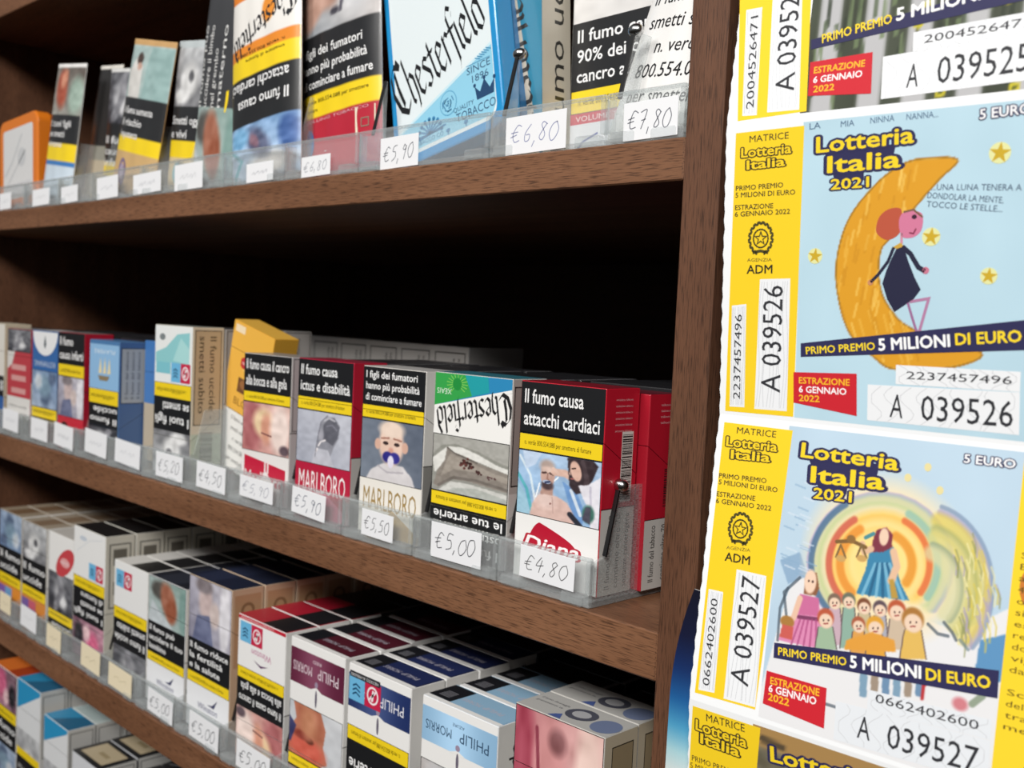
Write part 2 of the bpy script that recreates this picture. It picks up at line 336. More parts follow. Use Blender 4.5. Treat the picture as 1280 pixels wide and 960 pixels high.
def p_arm():
    i = I0('#b9b9b4', 56, 46).grad('#9a9a94', '#8e8e86', 0, 1); i.poly([(0, .62), (.12, .8), (.3, .86), (.6, .8), (.85, .68), (1, .64), (1, 1), (0, 1)], '#a9a8a2'); i.poly([(.0, .55), (.1, .68), (.2, .8), (.4, .82), (.62, .74), (.85, .62), (1, .58), (1, .5), (.6, .62), (.3, .7), (.16, .5), (.04, .3)], '#e0dfda')
    i.poly([(.03, .1), (.07, .34), (.17, .55), (.2, .8), (.26, .72), (.42, .68), (.62, .6), (.84, .54), (1, .5), (1, .2), (.8, .22), (.5, .26), (.25, .24), (.1, .06)], '#8c847c')
    i.poly([(.12, .26), (.2, .56), (.24, .68), (.5, .6), (.8, .48), (1, .44), (1, .34), (.6, .44), (.3, .42)], '#a59c92', .9); i.stroke([(.1, .1), (.3, .28), (.6, .3), (1, .24)], .03, '#6c655f', .8); i.stroke([(.2, .78), (.3, .7), (.6, .6)], .016, '#5c5650', .8)
    r = random.Random(4)
    for k in range(26): i.ell(.45 + r.gauss(0, .055), .55 + r.gauss(0, .04), .016, .022, ('#3c2624', '#5c3430')[k % 2], soft=.5)
    for k in range(8): i.ell(.62 + r.gauss(0, .02), .44 + r.gauss(0, .015), .014, .018, '#452c2a', soft=.5); i.ell(.77 + r.gauss(0, .04), .39 + r.gauss(0, .012), .012, .014, '#54383a', soft=.5)
    i.poly([(0, 0), (.1, .02), (.26, .2), (.5, .22), (.8, .18), (1, .16), (1, 0)], '#cfcfca'); i.poly([(.3, .1), (.6, .16), (1, .08), (1, 0), (.2, 0)], '#b2b6b0')
    return i.noise(.08, 26, 5)
def p_mri():
    i = I0('#b8bcc6', 52, 44).grad('#a4a8b6', '#c8cad4', .5, .5); i.poly([(.34, .12), (.4, .5), (.44, .78), (.56, .92), (.7, .92), (.8, .78), (.78, .55), (.7, .38), (.62, .12)], '#8f909a'); i.poly([(.5, .5), (.5, .76), (.6, .9), (.7, .9), (.79, .76), (.76, .55), (.68, .4)], '#5e5f69', .9); i.poly([(.3, 0), (.36, .3), (.6, .3), (.72, 0)], '#bfc0ca')
    i.stroke([(.52, .84), (.6, .9), (.7, .86)], .025, '#b4b4bc'); i.stroke([(.56, .74), (.66, .78), (.74, .7)], .02, '#7c7c88'); i.stroke([(.42, .36), (.46, .44), (.54, .48)], .02, '#ece6e8'); i.stroke([(.4, .3), (.38, .24)], .02, '#ece6e8'); i.ell(.46, .56, .05, .1, '#a8a8b2', soft=.8); i.stroke([(.36, .14), (.4, .5), (.45, .8), (.57, .94)], .012, '#6c6c78', .7); return i.noise(.08, 16, 6)
def p_mouth():
    i = I0('#d8aca0', 46, 38).grad('#c98e88', '#e4c4b8', .5, .3); i.ell(.2, .5, .22, .6, '#b06a6c', soft=.6); i.ell(.46, .6, .22, .3, '#ecd0a8', rot=.5, soft=.5); i.ell(.52, .5, .12, .3, '#d89c84', soft=.6); i.ell(.8, .5, .2, .5, '#f0dcd4', soft=.6); i.stroke([(.42, .4), (.62, .36)], .02, '#7a4a48'); i.ell(.9, .12, .1, .1, '#5a4a52', soft=.6); return i.noise(.14, 10, 7)
def p_lips():
    i = I0('#c9ccd0', 50, 56).grad('#d2d4d8', '#b8bcc2', .6, .3); i.poly([(.4, 0), (.3, .3), (.34, .62), (.26, .9), (.4, 1), (1, 1), (1, .55), (.86, .3), (.92, 0)], '#b8735a'); i.ell(.66, .8, .34, .22, '#d0604e', soft=.6); i.ell(.6, .62, .08, .06, '#4a1e18', soft=.6); i.ell(.74, .58, .16, .08, '#8a3a30', soft=.7); i.ell(.62, .3, .14, .3, '#c98a6a', soft=.8)
    i.poly([(.86, .45), (.96, .8), (1, .8), (1, .3)], '#3a3c66'); return i.noise(.1, 10, 8)
def p_throat():
    i = I0('#c98c8c', 52, 56).grad('#b86c74', '#e6c0b8', .8, .1); i.ell(.1, .5, .14, .7, '#a8485a', soft=.6); i.ell(.42, .62, .18, .34, '#d49494', soft=.6); i.ell(.5, .86, .1, .08, '#8a5a5c', soft=.7); i.ell(.52, .45, .1, .12, '#f0c8be', soft=.6); i.ell(.46, .3, .2, .1, '#9c4654', rot=.4, soft=.5); i.ell(.85, .5, .16, .6, '#ecccc2', soft=.5); i.stroke([(.2, .2), (.3, .6), (.26, .9)], .03, '#8c3c4c'); return i.noise(.14, 12, 9)
def p_foot():
    i = I0('#9fb0ac', 48, 40).grad('#b4c0c0', '#8fa6a0', .7, .4); i.ell(.3, .75, .22, .2, '#54524e', soft=.5); i.ell(.55, .56, .2, .42, '#a46a54', rot=.35, soft=.4); i.ell(.62, .4, .13, .26, '#96563e', soft=.5); i.poly([(0, 0), (.1, .5), (.3, .3), (.6, .1), (.7, 0)], '#c4ccd0'); i.ell(.95, .5, .12, .5, '#7c9a94', soft=.5); return i.noise(.1, 14, 10)
def p_man():
    i = I0('#aaa6b2', 48, 44).grad('#8c8a9c', '#c8c4cc', .4, .5); i.ell(.4, .66, .16, .3, '#c4b0ae', soft=.5); i.ell(.62, .5, .12, .2, '#d4c4c0', soft=.5); i.poly([(.1, 0), (.2, .4), (.5, .46), (.6, 0)], '#6c7290'); i.ell(.85, .5, .12, .6, '#e0dee4', soft=.5); i.ell(.36, .9, .2, .12, '#857c80', soft=.5); return i.noise(.14, 12, 11)
def p_smoke(seed=12):
    i = I0('#55565c', 44, 40).grad('#3c3d44', '#7a7b80', .3, .7); i.ell(.45, .5, .2, .3, '#b4b4b8', soft=.9); i.ell(.6, .3, .16, .16, '#d8d8da', soft=.8); i.stroke([(.3, .1), (.5, .5), (.45, .9)], .12, '#8a8a90', soft=.9); return i.noise(.25, 10, seed)
def p_pink():
    i = I0('#9c8490', 44, 40).grad('#c890a4', '#5a4a52', .5, .3); i.ell(.35, .6, .2, .4, '#d4688c', soft=.6); i.ell(.55, .3, .12, .2, '#e8c4c8', soft=.6); i.ell(.8, .4, .14, .3, '#2c2a30', soft=.6); return i.noise(.2, 12, 13)
def p_blue():
    i = I0('#8aa0be', 44, 40).grad('#6a84aa', '#aebdd0', .4, .6); i.ell(.45, .7, .2, .24, '#5a6a84', soft=.7); i.ell(.5, .4, .26, .3, '#86a0b4', soft=.7); i.ell(.75, .3, .14, .2, '#d0d8e0', soft=.7); i.ell(.2, .2, .14, .16, '#5c6c88', soft=.7); return i.noise(.16, 10, 14)
def p_hand():
    i = I0('#b0aeb0', 44, 44).grad('#9ca4ac', '#c8c0bc', .8, .3); i.ell(.3, .7, .26, .4, '#b28c7c', rot=.5, soft=.4); i.ell(.2, .4, .16, .4, '#c09a8a', rot=-.4, soft=.5); i.ell(.75, .55, .2, .5, '#d0d0d2', soft=.6); i.stroke([(.45, .95), (.6, .5), (.58, .2)], .03, '#5c5a64'); i.ell(.5, .25, .06, .06, '#3c3a44', soft=.7); return i.noise(.1, 12, 15)
def p_cloth():
    i = I0('#a9c0dc', 48, 48).grad('#7ea4d0', '#cddaea', .3, .7); i.ell(.35, .75, .3, .2, '#e6ddd8', soft=.6); i.ell(.5, .35, .14, .3, '#59607c', rot=.4, soft=.5); i.ell(.56, .3, .06, .14, '#8a6a78', rot=.4, soft=.6); i.stroke([(.95, 1), (.75, .6), (1, .3)], .04, '#4aa4b0'); i.ell(.1, .3, .12, .3, '#44639c', soft=.6); i.ell(.8, .2, .16, .2, '#7ab0d8', soft=.6); return i.noise(.2, 14, 16)
def p_lung():
    i = I0('#dcdad8', 50, 44); i.poly([(.3, 1), (.36, .62), (.52, .36), (.68, .5), (.92, .8), (1, 1)], '#8e5a74'); i.ell(.6, .85, .22, .2, '#a8728a', soft=.6); i.ell(.5, .6, .08, .16, '#7a4660', soft=.6); i.ell(.78, .86, .1, .08, '#c8a0ae', soft=.6); return i.noise(.08, 12, 17)
def p_wolf():
    i = I0('#98989a', 44, 44).grad('#6c6c70', '#c4c6c8', .2, .8); i.ell(.5, .45, .24, .3, '#d8d8d8', soft=.5); i.ell(.55, .5, .08, .1, '#5c5c60', soft=.6); i.ell(.3, .15, .2, .14, '#e6e6e6', soft=.6); return i.noise(.2, 10, 18)
def p_family():
    i = I0('#a8bcba', 44, 44); i.poly([(.1, 0), (.05, .5), (.2, .8), (.4, .6), (.4, 0)], '#d6d4d0'); i.ell(.28, .75, .08, .12, '#4a3a34'); i.ell(.3, .6, .06, .08, '#c8a494'); i.poly([(.45, 0), (.5, 1), (1, 1), (1, 0)], '#93b0ae'); return i.noise(.1, 12, 19)
def p_redbrown():
    i = I0('#7c7268', 40, 44).grad('#a8a8a0', '#5c544e', .5, .6); i.ell(.36, .55, .2, .42, '#a8543e', rot=.1, soft=.5); i.ell(.4, .75, .1, .2, '#c8886e', soft=.6); i.ell(.85, .4, .2, .4, '#9cb0a4', soft=.6); return i.noise(.14, 12, 20)

def closed(P, n=5):
    K = [np.array(p) for p in P]; out = []
    for a in range(len(K)):
        k0, k1, k2, k3 = K[a - 1], K[a], K[(a + 1) % len(K)], K[(a + 2) % len(K)]
        for t in np.arange(n) / n: out.append(tuple(.5 * (2 * k1 + (k2 - k0) * t + (2 * k0 - 5 * k1 + 4 * k2 - k3) * t * t + (3 * k1 - k0 - 3 * k2 + k3) * t ** 3)))
    return out
BK, YE, WH = '#17181b', '#efcf1e', '#e9e8e5'
def stickers(I, x, y, s):
    I.rect(x, y, s, s, '#6cb4dc', I.L); I.rect(x + s * 1.02, y, s, s, '#c42348', I.L)
    L = I.L + 1
    for k in range(3): I.line([(x + s * .25, y + s * (.25 + .17 * k)), (x + s * .45, y + s * (.35 + .17 * k)), (x + s * .7, y + s * (.25 + .17 * k))], s * .07, '#1c4a6c', L)
    I.ell(x + s * 1.52, y + s * .5, s * .36, s * .36, '#f0e4e6', L); I.ell(x + s * 1.52, y + s * .5, s * .28, s * .28, '#c42348', L + 1); I.line([(x + s * 1.3, y + s * .3), (x + s * 1.75, y + s * .72)], s * .09, '#f0e4e6', L + 2)
    I.line([(x + s * 1.5, y + s * .3), (x + s * 1.55, y + s * .68)], s * .12, '#f0e4e6', L + 2)
def front(I, w, h, segs):
    """segments from the top of the face as seen: ('warn', f, lines, ud), ('yel', f, ud), ('pic', f, im), ('art', f, col, fn)"""
    y = h - .35; tot = sum(s[1] for s in segs); x = .35; ww = w - .7
    for s in segs:
        hh = s[1] / tot * (h - .7); y -= hh
        if s[0] == 'warn':
            I.rect(x, y, ww, hh, BK, 1); n = len(s[2]); ud = s[3] if len(s) > 3 else False
            cap = min(hh / (n * 1.62 + .5), s[4] if len(s) > 4 else 9); lh = cap * 1.6
            top = y + hh - (hh - n * lh) / 2
            ln = s[2] if not ud else s[2][::-1]
            mx = max(len(t) for t in s[2])
            for k, t in enumerate(ln):
                wd = min(ww * .9, ww * .9 * (len(t) / mx) ** .9)
                xx = x + ww * .05 if not ud else x + ww * .95 - wd
                I.text(t, xx, top - (k + 1) * lh + cap * .35, wd, cap, '#f2f2f2', 3, ud=ud, bold=.012)
        elif s[0] == 'yel':
            I.rect(x, y, ww, hh, BK, 1); I.rect(x + .4, y + .35, ww - .8, hh - .7, YE, 2)
            I.text('n. verde 800.554.088 per smettere di fumare', x + ww * .07, y + hh * .34, ww * .8, hh * .3, '#3a3208', 3, ud=s[2] if len(s) > 2 else False)
        elif s[0] == 'pic':
            I.pic(x, y, ww, hh, s[2], 1); I.frame(x, y, ww, hh, .35, BK, 2)
        else:
            I.rect(x, y, ww, hh, s[2], 1)
            if s[3]: I.L = 2; s[3](I, x, y, ww, hh)
def sidegen(top, bot, split=.5, txt=None, tcol='#2a2622', bars=False, frame=None, size=4.2, lines=None):
    def fn(I, d, h):
        I.rect(.3, .3, d - .6, h * split - .3, bot, 1); I.rect(.3, h * split, d - .6, h * (1 - split) - .3, top, 1)
        if frame: I.frame(1.2, h * split + 1, d - 2.4, h * (1 - split) - 2, .5, frame, 2)
        if txt:
            n = len(txt)
            for k, t in enumerate(txt):
                ss = min(size, (d - 4) / (n * 1.5))
                q = d / 2 + (k - (n - 1) / 2) * ss * 1.5
                y0, L = (h * split + 3, h * (1 - split) - 6) if not lines else (lines[0] * h, (lines[1] - lines[0]) * h)
                if frame == 'down' or getattr(fn, 'down', 0): I.text(t, d - q - ss / 2, y0, ss, L, tcol, 3, rot=3)
                else: I.text(t, q - ss / 2, y0, ss, L, tcol, 3, rot=1)
        if bars: I.rect(d * .5, h * bars, d * .36, h * .24, '#e4e0da', 2); I.bars(d * .52, h * bars + .6, d * .32, h * .24 - 1.2, 3, 'v', 3)
        I.rect(0, h * split - .25, d, .5, '#2c2826', 2)
    return fn
def topgen(col, fn=None, patch=None):
    def f(I, w, d):
        I.rect(.3, .3, w - .6, d - .6, col, 1)
        if patch: I.rect(w * patch[0], .5, w * (patch[1] - patch[0]), d - 1, patch[2], 2)
        if fn: I.L = 3; fn(I, w, d)
    return f
def pack_mesh(w, h, d, body, fr=None, sd=None, tp=None, body_fn=None):
    """all in mm; x centred, front at y = 0, standing on z = 0"""
    V, P, C = [], [], []
    base = bevel_box(-w / 2000, w / 2000, 0, d / 1000, 0, h / 1000, .0005, 2)
    I = Ink(lambda u, v, e: ((u - w / 2) / 1000, -e, v / 1000))
    if fr: fr(I, w, h)
    S = Ink(lambda u, v, e: (w / 2000 + e, u / 1000, v / 1000))
    if sd: sd(S, d, h)
    T = Ink(lambda u, v, e: ((u - w / 2) / 1000, v / 1000, h / 1000 + e))
    if tp: tp(T, w, d)
    for q in (S, T):
        b = len(I.v); I.v += q.v; I.p += [tuple(i + b for i in f) for f in q.p]; I.c += q.c
    return I.mesh('pack', M_CARD, base, body)
def place_pack(label, x, y, z, me, h, d, flip=False, rz=0, ry=0, rx=0, group=None, cat='cigarette pack', name='cigarette_pack', lid=.42):
    """one pack: an empty with the body and the hinged lid as parts"""
    root = empty(name, (x, y, z), label, cat, group, (rx, ry, rz))
    zf, zb = (h * (1 - lid * .62), h * (1 - lid)) if not flip else (h * lid * .62, h * lid)
    n = Vector((0, -(zb - zf), d)).normalized(); co = Vector((0, 0, zf / 1000)); g = n * .00012
    a = bisected('body', me, co - g, n, M_CARD); b = bisected('lid', me, co + g, -n, M_CARD)
    if flip: a, b = b, a
    link('body', a, root); link('lid', b, root)
    return root

# ------------------------------------------------------------------ the shelving
SA, SB, SCZ, SD, ST = .1900, 0., -.1600, -.3020, .3712      # tops of the boards
TH = .0185
XL, XR, DEP = -.800, .0015, .44
unit = empty('shelving_unit', (-.4, .2, SD), 'dark brown wood-grain shelving unit full of tobacco goods', 'shelf')
def upart(name, mat, x0, x1, y0, y1, z0, z1, b=.0006):
    o = box(name, mat, None, x0, x1, y0, y1, z0, z1, b); o.parent = unit; o.matrix_parent_inverse = Matrix.Translation((.4, -.2, -SD)); return o
for z, t in ((ST, .0185), (SA, .0162), (SB, .0195), (SCZ, .0200), (SD, .02)):
    upart('shelf', M_WOODH, XL, XR, 0, DEP, z - t, z)
upart('upright', M_WOODV, XR, .0180, 0, DEP + .012, -.42, .56)
upart('upright', M_WOODV, XL - .0165, XL, 0, DEP + .012, -.42, .56)
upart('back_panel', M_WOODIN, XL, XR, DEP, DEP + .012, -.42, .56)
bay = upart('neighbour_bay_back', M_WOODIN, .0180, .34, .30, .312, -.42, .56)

# ------------------------------------------------------------------ trays and tags
PITCH = .0588
def tray(x0, x1, z, label, group, depth=.30, knob=False, lip=.021, edge=True, div=None):
    W = x1 - x0; r = empty('display_tray', ((x0 + x1) / 2, 0, z), label, 'display tray', group)
    a, b = -W / 2 + .0006, W / 2 - .0006
    box('floor_plate', M_ACR, r, a, b, .0025, depth, .0003, .0028, .0003)
    bm = bevel_box(a, b, .0022, .0046, .0003, lip, .0006, 2)
    link('front_lip', bm_mesh('front_lip', bm, M_ACR), r)
    box('lip_highlight_rim', M_ACR, r, a, b, .0021, .0047, lip - .0013, lip + .0001, .0004)  # extra rim doubles the haze to draw the lip's light edge line
    for q in (a + .0012, b - .0012): box('lip_highlight_tab', M_ACR, r, q - .0011, q + .0011, .0021, .0060, .0053, lip - .0014, .0004)  # end tabs added for the white highlights where trays meet
    for q in (a + .009, b - .009):
        box('lip_foot', M_ACR, r, q - .006, q + .006, .0008, .0068, .0003, .0052, .0008)
    # the dividing wall with its sloping front
    bm = bmesh.new(); t = .0016
    prof = [(.0046, .0003), (.0046, .019), (.0125, .021), (.0195, .050), (div or depth, .050), (div or depth, .0003)]
    va = [bm.verts.new((b - t, y, zz)) for y, zz in prof]; vb = [bm.verts.new((b, y, zz)) for y, zz in prof]
    bm.faces.new(va); bm.faces.new(vb[::-1])
    for i in range(len(prof)):
        j = (i + 1) % len(prof); bm.faces.new((va[j], va[i], vb[i], vb[j]))
    bmesh.ops.recalc_face_normals(bm, faces=bm.faces)
    dv = link('divider', bm_mesh('divider', bm, M_ACR), r)
    if edge:
        bm = bmesh.new(); prof = [(.0119, .0212), (.0126, .0209), (.0196, .0500), (.0189, .0503)]
        va = [bm.verts.new((b - t - .0002, y, zz)) for y, zz in prof]; vb = [bm.verts.new((b + .0002, y, zz)) for y, zz in prof]
        bm.faces.new(va); bm.faces.new(vb[::-1])
        for i in range(4):
            j = (i + 1) % 4; bm.faces.new((va[j], va[i], vb[i], vb[j]))
        bmesh.ops.recalc_face_normals(bm, faces=bm.faces)
        link('edge_shade_strip', bm_mesh('edge_shade_strip', bm, M_EDGE), dv)  # black strip added for the dark that the clear divider edge refracts
    if knob:
        bm = bmesh.new()
        bmesh.ops.create_uvsphere(bm, u_segments=16, v_segments=10, radius=.0029, matrix=Matrix.Translation((b - .0008, .0205, .0505)) @ Matrix.Diagonal((1.3, 1, 1, 1)))
        for f in bm.faces: f.smooth = True
        k = link('knob', bm_mesh('knob', bm, M_STEEL), dv)
    return r
def price(x0, z0, wd, ht, txt, label, ink='#2c2f3a', cream=False, rot=0, hand=True, y=.0021, wdt=.42):
    w, h = wd * 1000, ht * 1000
    I = Ink(lambda u, v, e: ((u - w / 2) / 1000, -.00028 - e, v / 1000))
    I.L = 1
    if '~' in txt: I.hand(txt, w * .18, h * .34, w * .62, h * .3, wdt * .8, ink, 1)
    else: I.hand(txt, w * .08, h * .27, w * .80, h * .46, wdt, ink, 1)
    base = bevel_box(-wd / 2, wd / 2, -.00028, 0, 0, ht, .0001, 1)
    o = link('price_tag', I.mesh('price_tag', M_PAPER, base, '#e6d9bb' if cream else '#e6e7ea'), None, (x0 + wd / 2, y, z0), (0, rot, 0))
    return tag(o, label, 'price tag', 'handwritten price tags on the shelf edges')

# ------------------------------------------------------------------ designs
def marl(col, txtc, roof, tcol='#8c6d3a', partial=False):
    def f(I, x, y, w, h):
        I.rect(x, y, w, h, col, 2)
        if roof: I.poly([(x, y), (x + w * .12, y), (x + w * .56, y + h * .5), (x + w, y + h * .12), (x + w, y)], roof, 3)
        I.text('MARLBORO', x + w * .07, y + h * .46, w * .86, h * .4, txtc, 4, bold=.0)
    return f
def a_roofred(I, x, y, w, h):
    I.rect(x, y, w, h, '#e6e2e0', 2); I.poly([(x + w * .06, y + h * .42), (x + w * .06, y + h * .9), (x + w * .94, y + h * .74), (x + w * .94, y + h * .3), (x + w * .75, y + h * .34), (x + w * .52, y + h * .66), (x + w * .4, y + h * .36)], '#c01c3c', 3)
    I.text('Marlboro', x + w * .08, y + h * .3, w * .8, h * .3, '#e8e4e2', 4, bold=.01)
    I.rect(x + w * .5, y + h * .62, w * .03, h * .26, '#ecdcdc', 4); I.rect(x + w * .56, y + h * .6, w * .03, h * .26, '#ecdcdc', 4)
def a_diana(I, x, y, w, h):
    I.rect(x, y, w, h, '#ecebe9', 2); I.poly(closed([(x + w * .17, y + h * .5), (x + w * .2, y + h * .74), (x + w * .28, y + h * .9), (x + w * .36, y + h * .89), (x + w * .62, y + h * .75), (x + w * .74, y + h * .64), (x + w * .78, y + h * .5), (x + w * .7, y + h * .4), (x + w * .4, y + h * .43)]), '#b5122f', 3)
    I.text('Diana', x + w * .11, y + h * .47, w * .68, h * .22, '#b5122f', 4, bold=.085, shear=.25); I.text('Diana', x + w * .12, y + h * .475, w * .66, h * .21, '#f4f0f0', 6, bold=.02, shear=.25)
def a_chest(I, x, y, w, h):
    I.rect(x, y, w, h, '#f0efec', 2); I.poly([(x, y + h * .46), (x, y + h), (x + w, y + h), (x + w, y + h * .84)], '#2a86b8', 3)
    I.poly([(x, y + h * .46), (x, y + h), (x + w * .5, y + h), (x + w * .52, y + h * .68)], '#33a04a', 4)
    I.poly([(x + w * .4, y + h), (x + w * .5, y + h * .67), (x + w * .72, y + h * .76), (x + w * .7, y + h)], '#1f9ca4', 4.4)
    for k in range(14):
        a = math.pi * (-.25 + .12 * k); I.line([(x + w * .3, y + h * .84), (x + w * (.3 + .14 * math.cos(a)), y + h * (.84 + .16 * math.sin(a)))], .35, '#8ccf5c', 5)
    I.ell(x + w * .3, y + h * .84, w * .06, h * .1, '#1f8c3c', 6); I.text('XEAIS', x + w * .03, y + h * .66, w * .2, h * .09, '#d8ecd8', 6, ud=True)
    I.poly([(x, y + h * .46), (x + w, y + h * .84), (x + w, y + h * .79), (x, y + h * .41)], '#f0efec', 5)
    I.black('Chesterfield', (x + w * .02, y + h * .42), (x + w * .98, y + h * .78), h * .27, '#1c1c1e', 6, nib=.1, ud=True)
def a_teal(I, x, y, w, h):
    I.rect(x, y, w, h, '#e6e9e8', 2); I.poly([(x + w * .02, y + h * .52), (x + w * .3, y + h * .62), (x + w * .6, y + h * .86), (x + w * .93, y + h * .9), (x + w * .93, y + h * .36), (x + w * .02, y + h * .36)], '#8cc8cc', 3)
    I.poly([(x + w * .5, y + h * .4), (x + w * .7, y + h * .8), (x + w * .93, y + h * .62), (x + w * .93, y + h * .36)], '#a8d8d8', 4); I.ell(x + w * .2, y + h * .8, w * .08, h * .06, '#7a8284', 4)
    I.rect(x + w * .04, y + h * .16, w * .4, h * .2, '#7cc0cc', 4); I.L = 5; stickers(I, x + w * .46, y + h * .03, w * .25)
def a_ship(I, x, y, w, h):
    I.rect(x, y, w, h, '#8db8de', 2); I.rect(x, y + h * .93, w, h * .07, '#4a78a8', 3)
    I.poly([(x + w * .3, y + h * .28), (x + w * .7, y + h * .28), (x + w * .62, y + h * .18), (x + w * .36, y + h * .18)], '#8a7a5c', 4)
    for q in (.32, .47, .62): I.poly([(x + w * q, y + h * .32), (x + w * (q + .11), y + h * .34), (x + w * (q + .06), y + h * .66)], '#e4d6a8', 4)
    I.text('PLAYERS', x + w * .16, y + h * .74, w * .7, h * .08, '#dce8f0', 4, ud=True)
def a_emblem(I, x, y, w, h):
    I.rect(x, y, w, h, '#3566a4', 2); I.poly([(x + w * .5 + w * .49 * math.cos(math.pi * (1 + k / 16)), y + h * .98 + h * .6 * math.sin(math.pi * (1 + k / 16))) for k in range(17)], '#e8e9ea', 3)
    I.poly([(x + w * .45, y + h * .66), (x + w * .5, y + h * .9), (x + w * .55, y + h * .66), (x + w * .5, y + h * .55)], '#4a545c', 4); I.text('ROTHMANS', x + w * .1, y + h * .1, w * .8, h * .14, '#c4d0e2', 4, ud=True)
def a_redblocks(I, x, y, w, h):
    I.rect(x, y, w, h, '#b83f48', 2); I.poly([(x, y + h), (x + w * .32, y + h), (x + w * .2, y + h * .72), (x, y + h * .6)], '#d8d4d0', 3)
    for k, q in enumerate((.08, .36, .6)): I.rect(x + w * .18, y + h * q, w * .62, h * .12, '#d49a98', 3)
def a_redcircle(I, x, y, w, h):
    I.rect(x, y, w, h, '#c02638', 2); I.ell(x + w * .28, y + h * .64, w * .14, h * .18, '#3a1418', 3); I.line([(x + w * .6, y), (x + w * .75, y + h * .7)], 1, '#e4a8ac', 3)
def a_winston(I, x, y, w, h):
    I.rect(x, y, w, h, '#e8e9ec', 2); I.poly([(x, y), (x + w, y), (x + w, y + h * .18)], '#a9cbd6', 3)
    I.text('Winston', x + w * .28, y + h * .5, w * .46, h * .14, '#3a3c6c', 4, shear=.1); I.poly([(x + w * .5, y + h * .66), (x + w * .62, y + h * .7), (x + w * .74, y + h * .86), (x + w * .66, y + h * .64)], '#33355c', 4)
def a_winston_ud(I, x, y, w, h):
    I.rect(x, y, w, h, '#ecebea', 2); I.rect(x, y + h * .93, w, h * .07, '#c01c34', 3); I.text('COLLECTORS EDITION', x + w * .05, y + h * .945, w * .7, h * .035, '#f4dcdc', 4, ud=True)
    I.text('Winston', x + w * .3, y + h * .3, w * .42, h * .13, '#b85a8c', 4, ud=True); I.poly([(x + w * .34, y + h * .22), (x + w * .5, y + h * .12), (x + w * .66, y + h * .2), (x + w * .5, y + h * .17)], '#6a4a6c', 4)
    I.L = 5; stickers(I, x + w * .04, y + h * .5, w * .24)
def a_plainstick(I, x, y, w, h):
    I.rect(x, y, w, h, '#e8e8e7', 2); I.L = 3; stickers(I, x + w * .05, y + h * .45, w * .24)
def a_longstick(I, x, y, w, h):
    I.rect(x, y, w, h, '#e9e9e8', 2); I.ell(x + w * .3, y + h * .8, w * .12, h * .05, '#c4ccd6', 3); I.line([(x + w * .1, y + h * .5), (x + w * .5, y + h * .8), (x + w * .9, y + h * .9)], .5, '#cdd2d8', 3); I.L = 4; stickers(I, x + w * .5, y + h * .04, w * .22)
def a_lozenge(I, x, y, w, h):
    I.rect(x, y, w, h, '#ebeae8', 2); I.ell(x + w * .66, y + h * .34, w * .4, h * .3, '#c8464c', 3, rot=.5); I.ell(x + w * .66, y + h * .34, w * .18, h * .12, '#e4a4a4', 4); I.text('LUCKY', x + w * .46, y + h * .3, w * .38, h * .07, '#f0e4e4', 5, ud=True)
def a_pm(band, txt, stick=False, sub=None):
    def f(I, x, y, w, h):
        I.rect(x, y, w, h, '#ecebe9', 2); b0, b1 = y + h * .3, y + h * .86; I.rect(x, b0, w, b1 - b0, band, 3)
        i = Im(20, 10, band).grad(band, srgb(band) * .5 + .42, 1.0, 0); i.a = i.a[:, ::-1]
        i.a = srgb(band) + (np.exp(-((i.X - .45) / .3) ** 2) * .16)[..., None]
        I.pic(x, b0, w, b1 - b0, i, 4)
        I.text('MORRIS', x + w * .05, b0 + h * .2, w * .36, h * .15, txt, 5, ud=True); I.text('PHILIP', x + w * .52, b0 + h * .2, w * .38, h * .17, txt, 5, ud=True)
        if sub: I.text(sub, x + w * .42, b0 + h * .42, w * .16, h * .05, txt, 5, ud=True)
        I.poly([(x + w * .38, b0 - .3), (x + w * .5, b0 + h * .06), (x + w * .62, b0 - .3)], '#ecebe9', 5); I.ell(x + w * .5, b0 + h * .1, w * .03, h * .05, '#9c8aa0', 6); I.ell(x + w * .5, b0 - h * .12, w * .018, h * .14, '#6a6474', 6)
        if stick: I.L = 7; stickers(I, x + w * .01, b0 + h * .12, w * .26); I.rect(x + w * .02, b1 - h * .06, w * .5, h * .1, '#26262c', 8); I.text('VIETATO AI MINORI', x + w * .04, b1 - h * .04, w * .46, h * .05, '#d8d8d8', 9, ud=True)
    return f
def t_pm(col, code=False):
    def f(I, w, d):
        I.rect(.3, .3, w - .6, 3, '#e8e7e5', 3); I.rect(w * .3, 3.4, w * .68, d - 4.4, col, 3); I.rect(.4, 3.4, w * .3 - .4, d - 4.4, '#1a1b20', 3)
        for k, q in enumerate((.32, .6)):
            I.text(('MORRIS', 'PHILIP')[k], w * q, d * .42, w * .24, 3.4, '#b8b4c0', 4, ud=True)
        if code:
            for k in range(5): I.rect(w * .08, d * .3 + k * 1.5, w * .14, .7, '#7a7a80', 4)
    return f
def t_grey69(I, w, d):
    for q in (.56,):
        I.ell(w * q, d * .52, w * .15, d * .3, '#4c4e5a', 4, rot=.2); I.ell(w * q, d * .52, w * .09, d * .17, '#a8a9ac', 5)
    I.ell(w * .86, d * .42, w * .13, d * .34, '#6c7896', 4); I.text('il fumo danneggia', w * .06, d * .62, w * .32, 1.8, '#77777a', 4)
    I.text('gravemente te', w * .06, d * .45, w * .3, 1.8, '#77777a', 4); I.poly([(w * .36, .5), (w * .5, .5), (w * .44, 6), (w * .4, 4)], '#4a5c94', 4)
BEH = {}   # meshes of the packs queuing behind
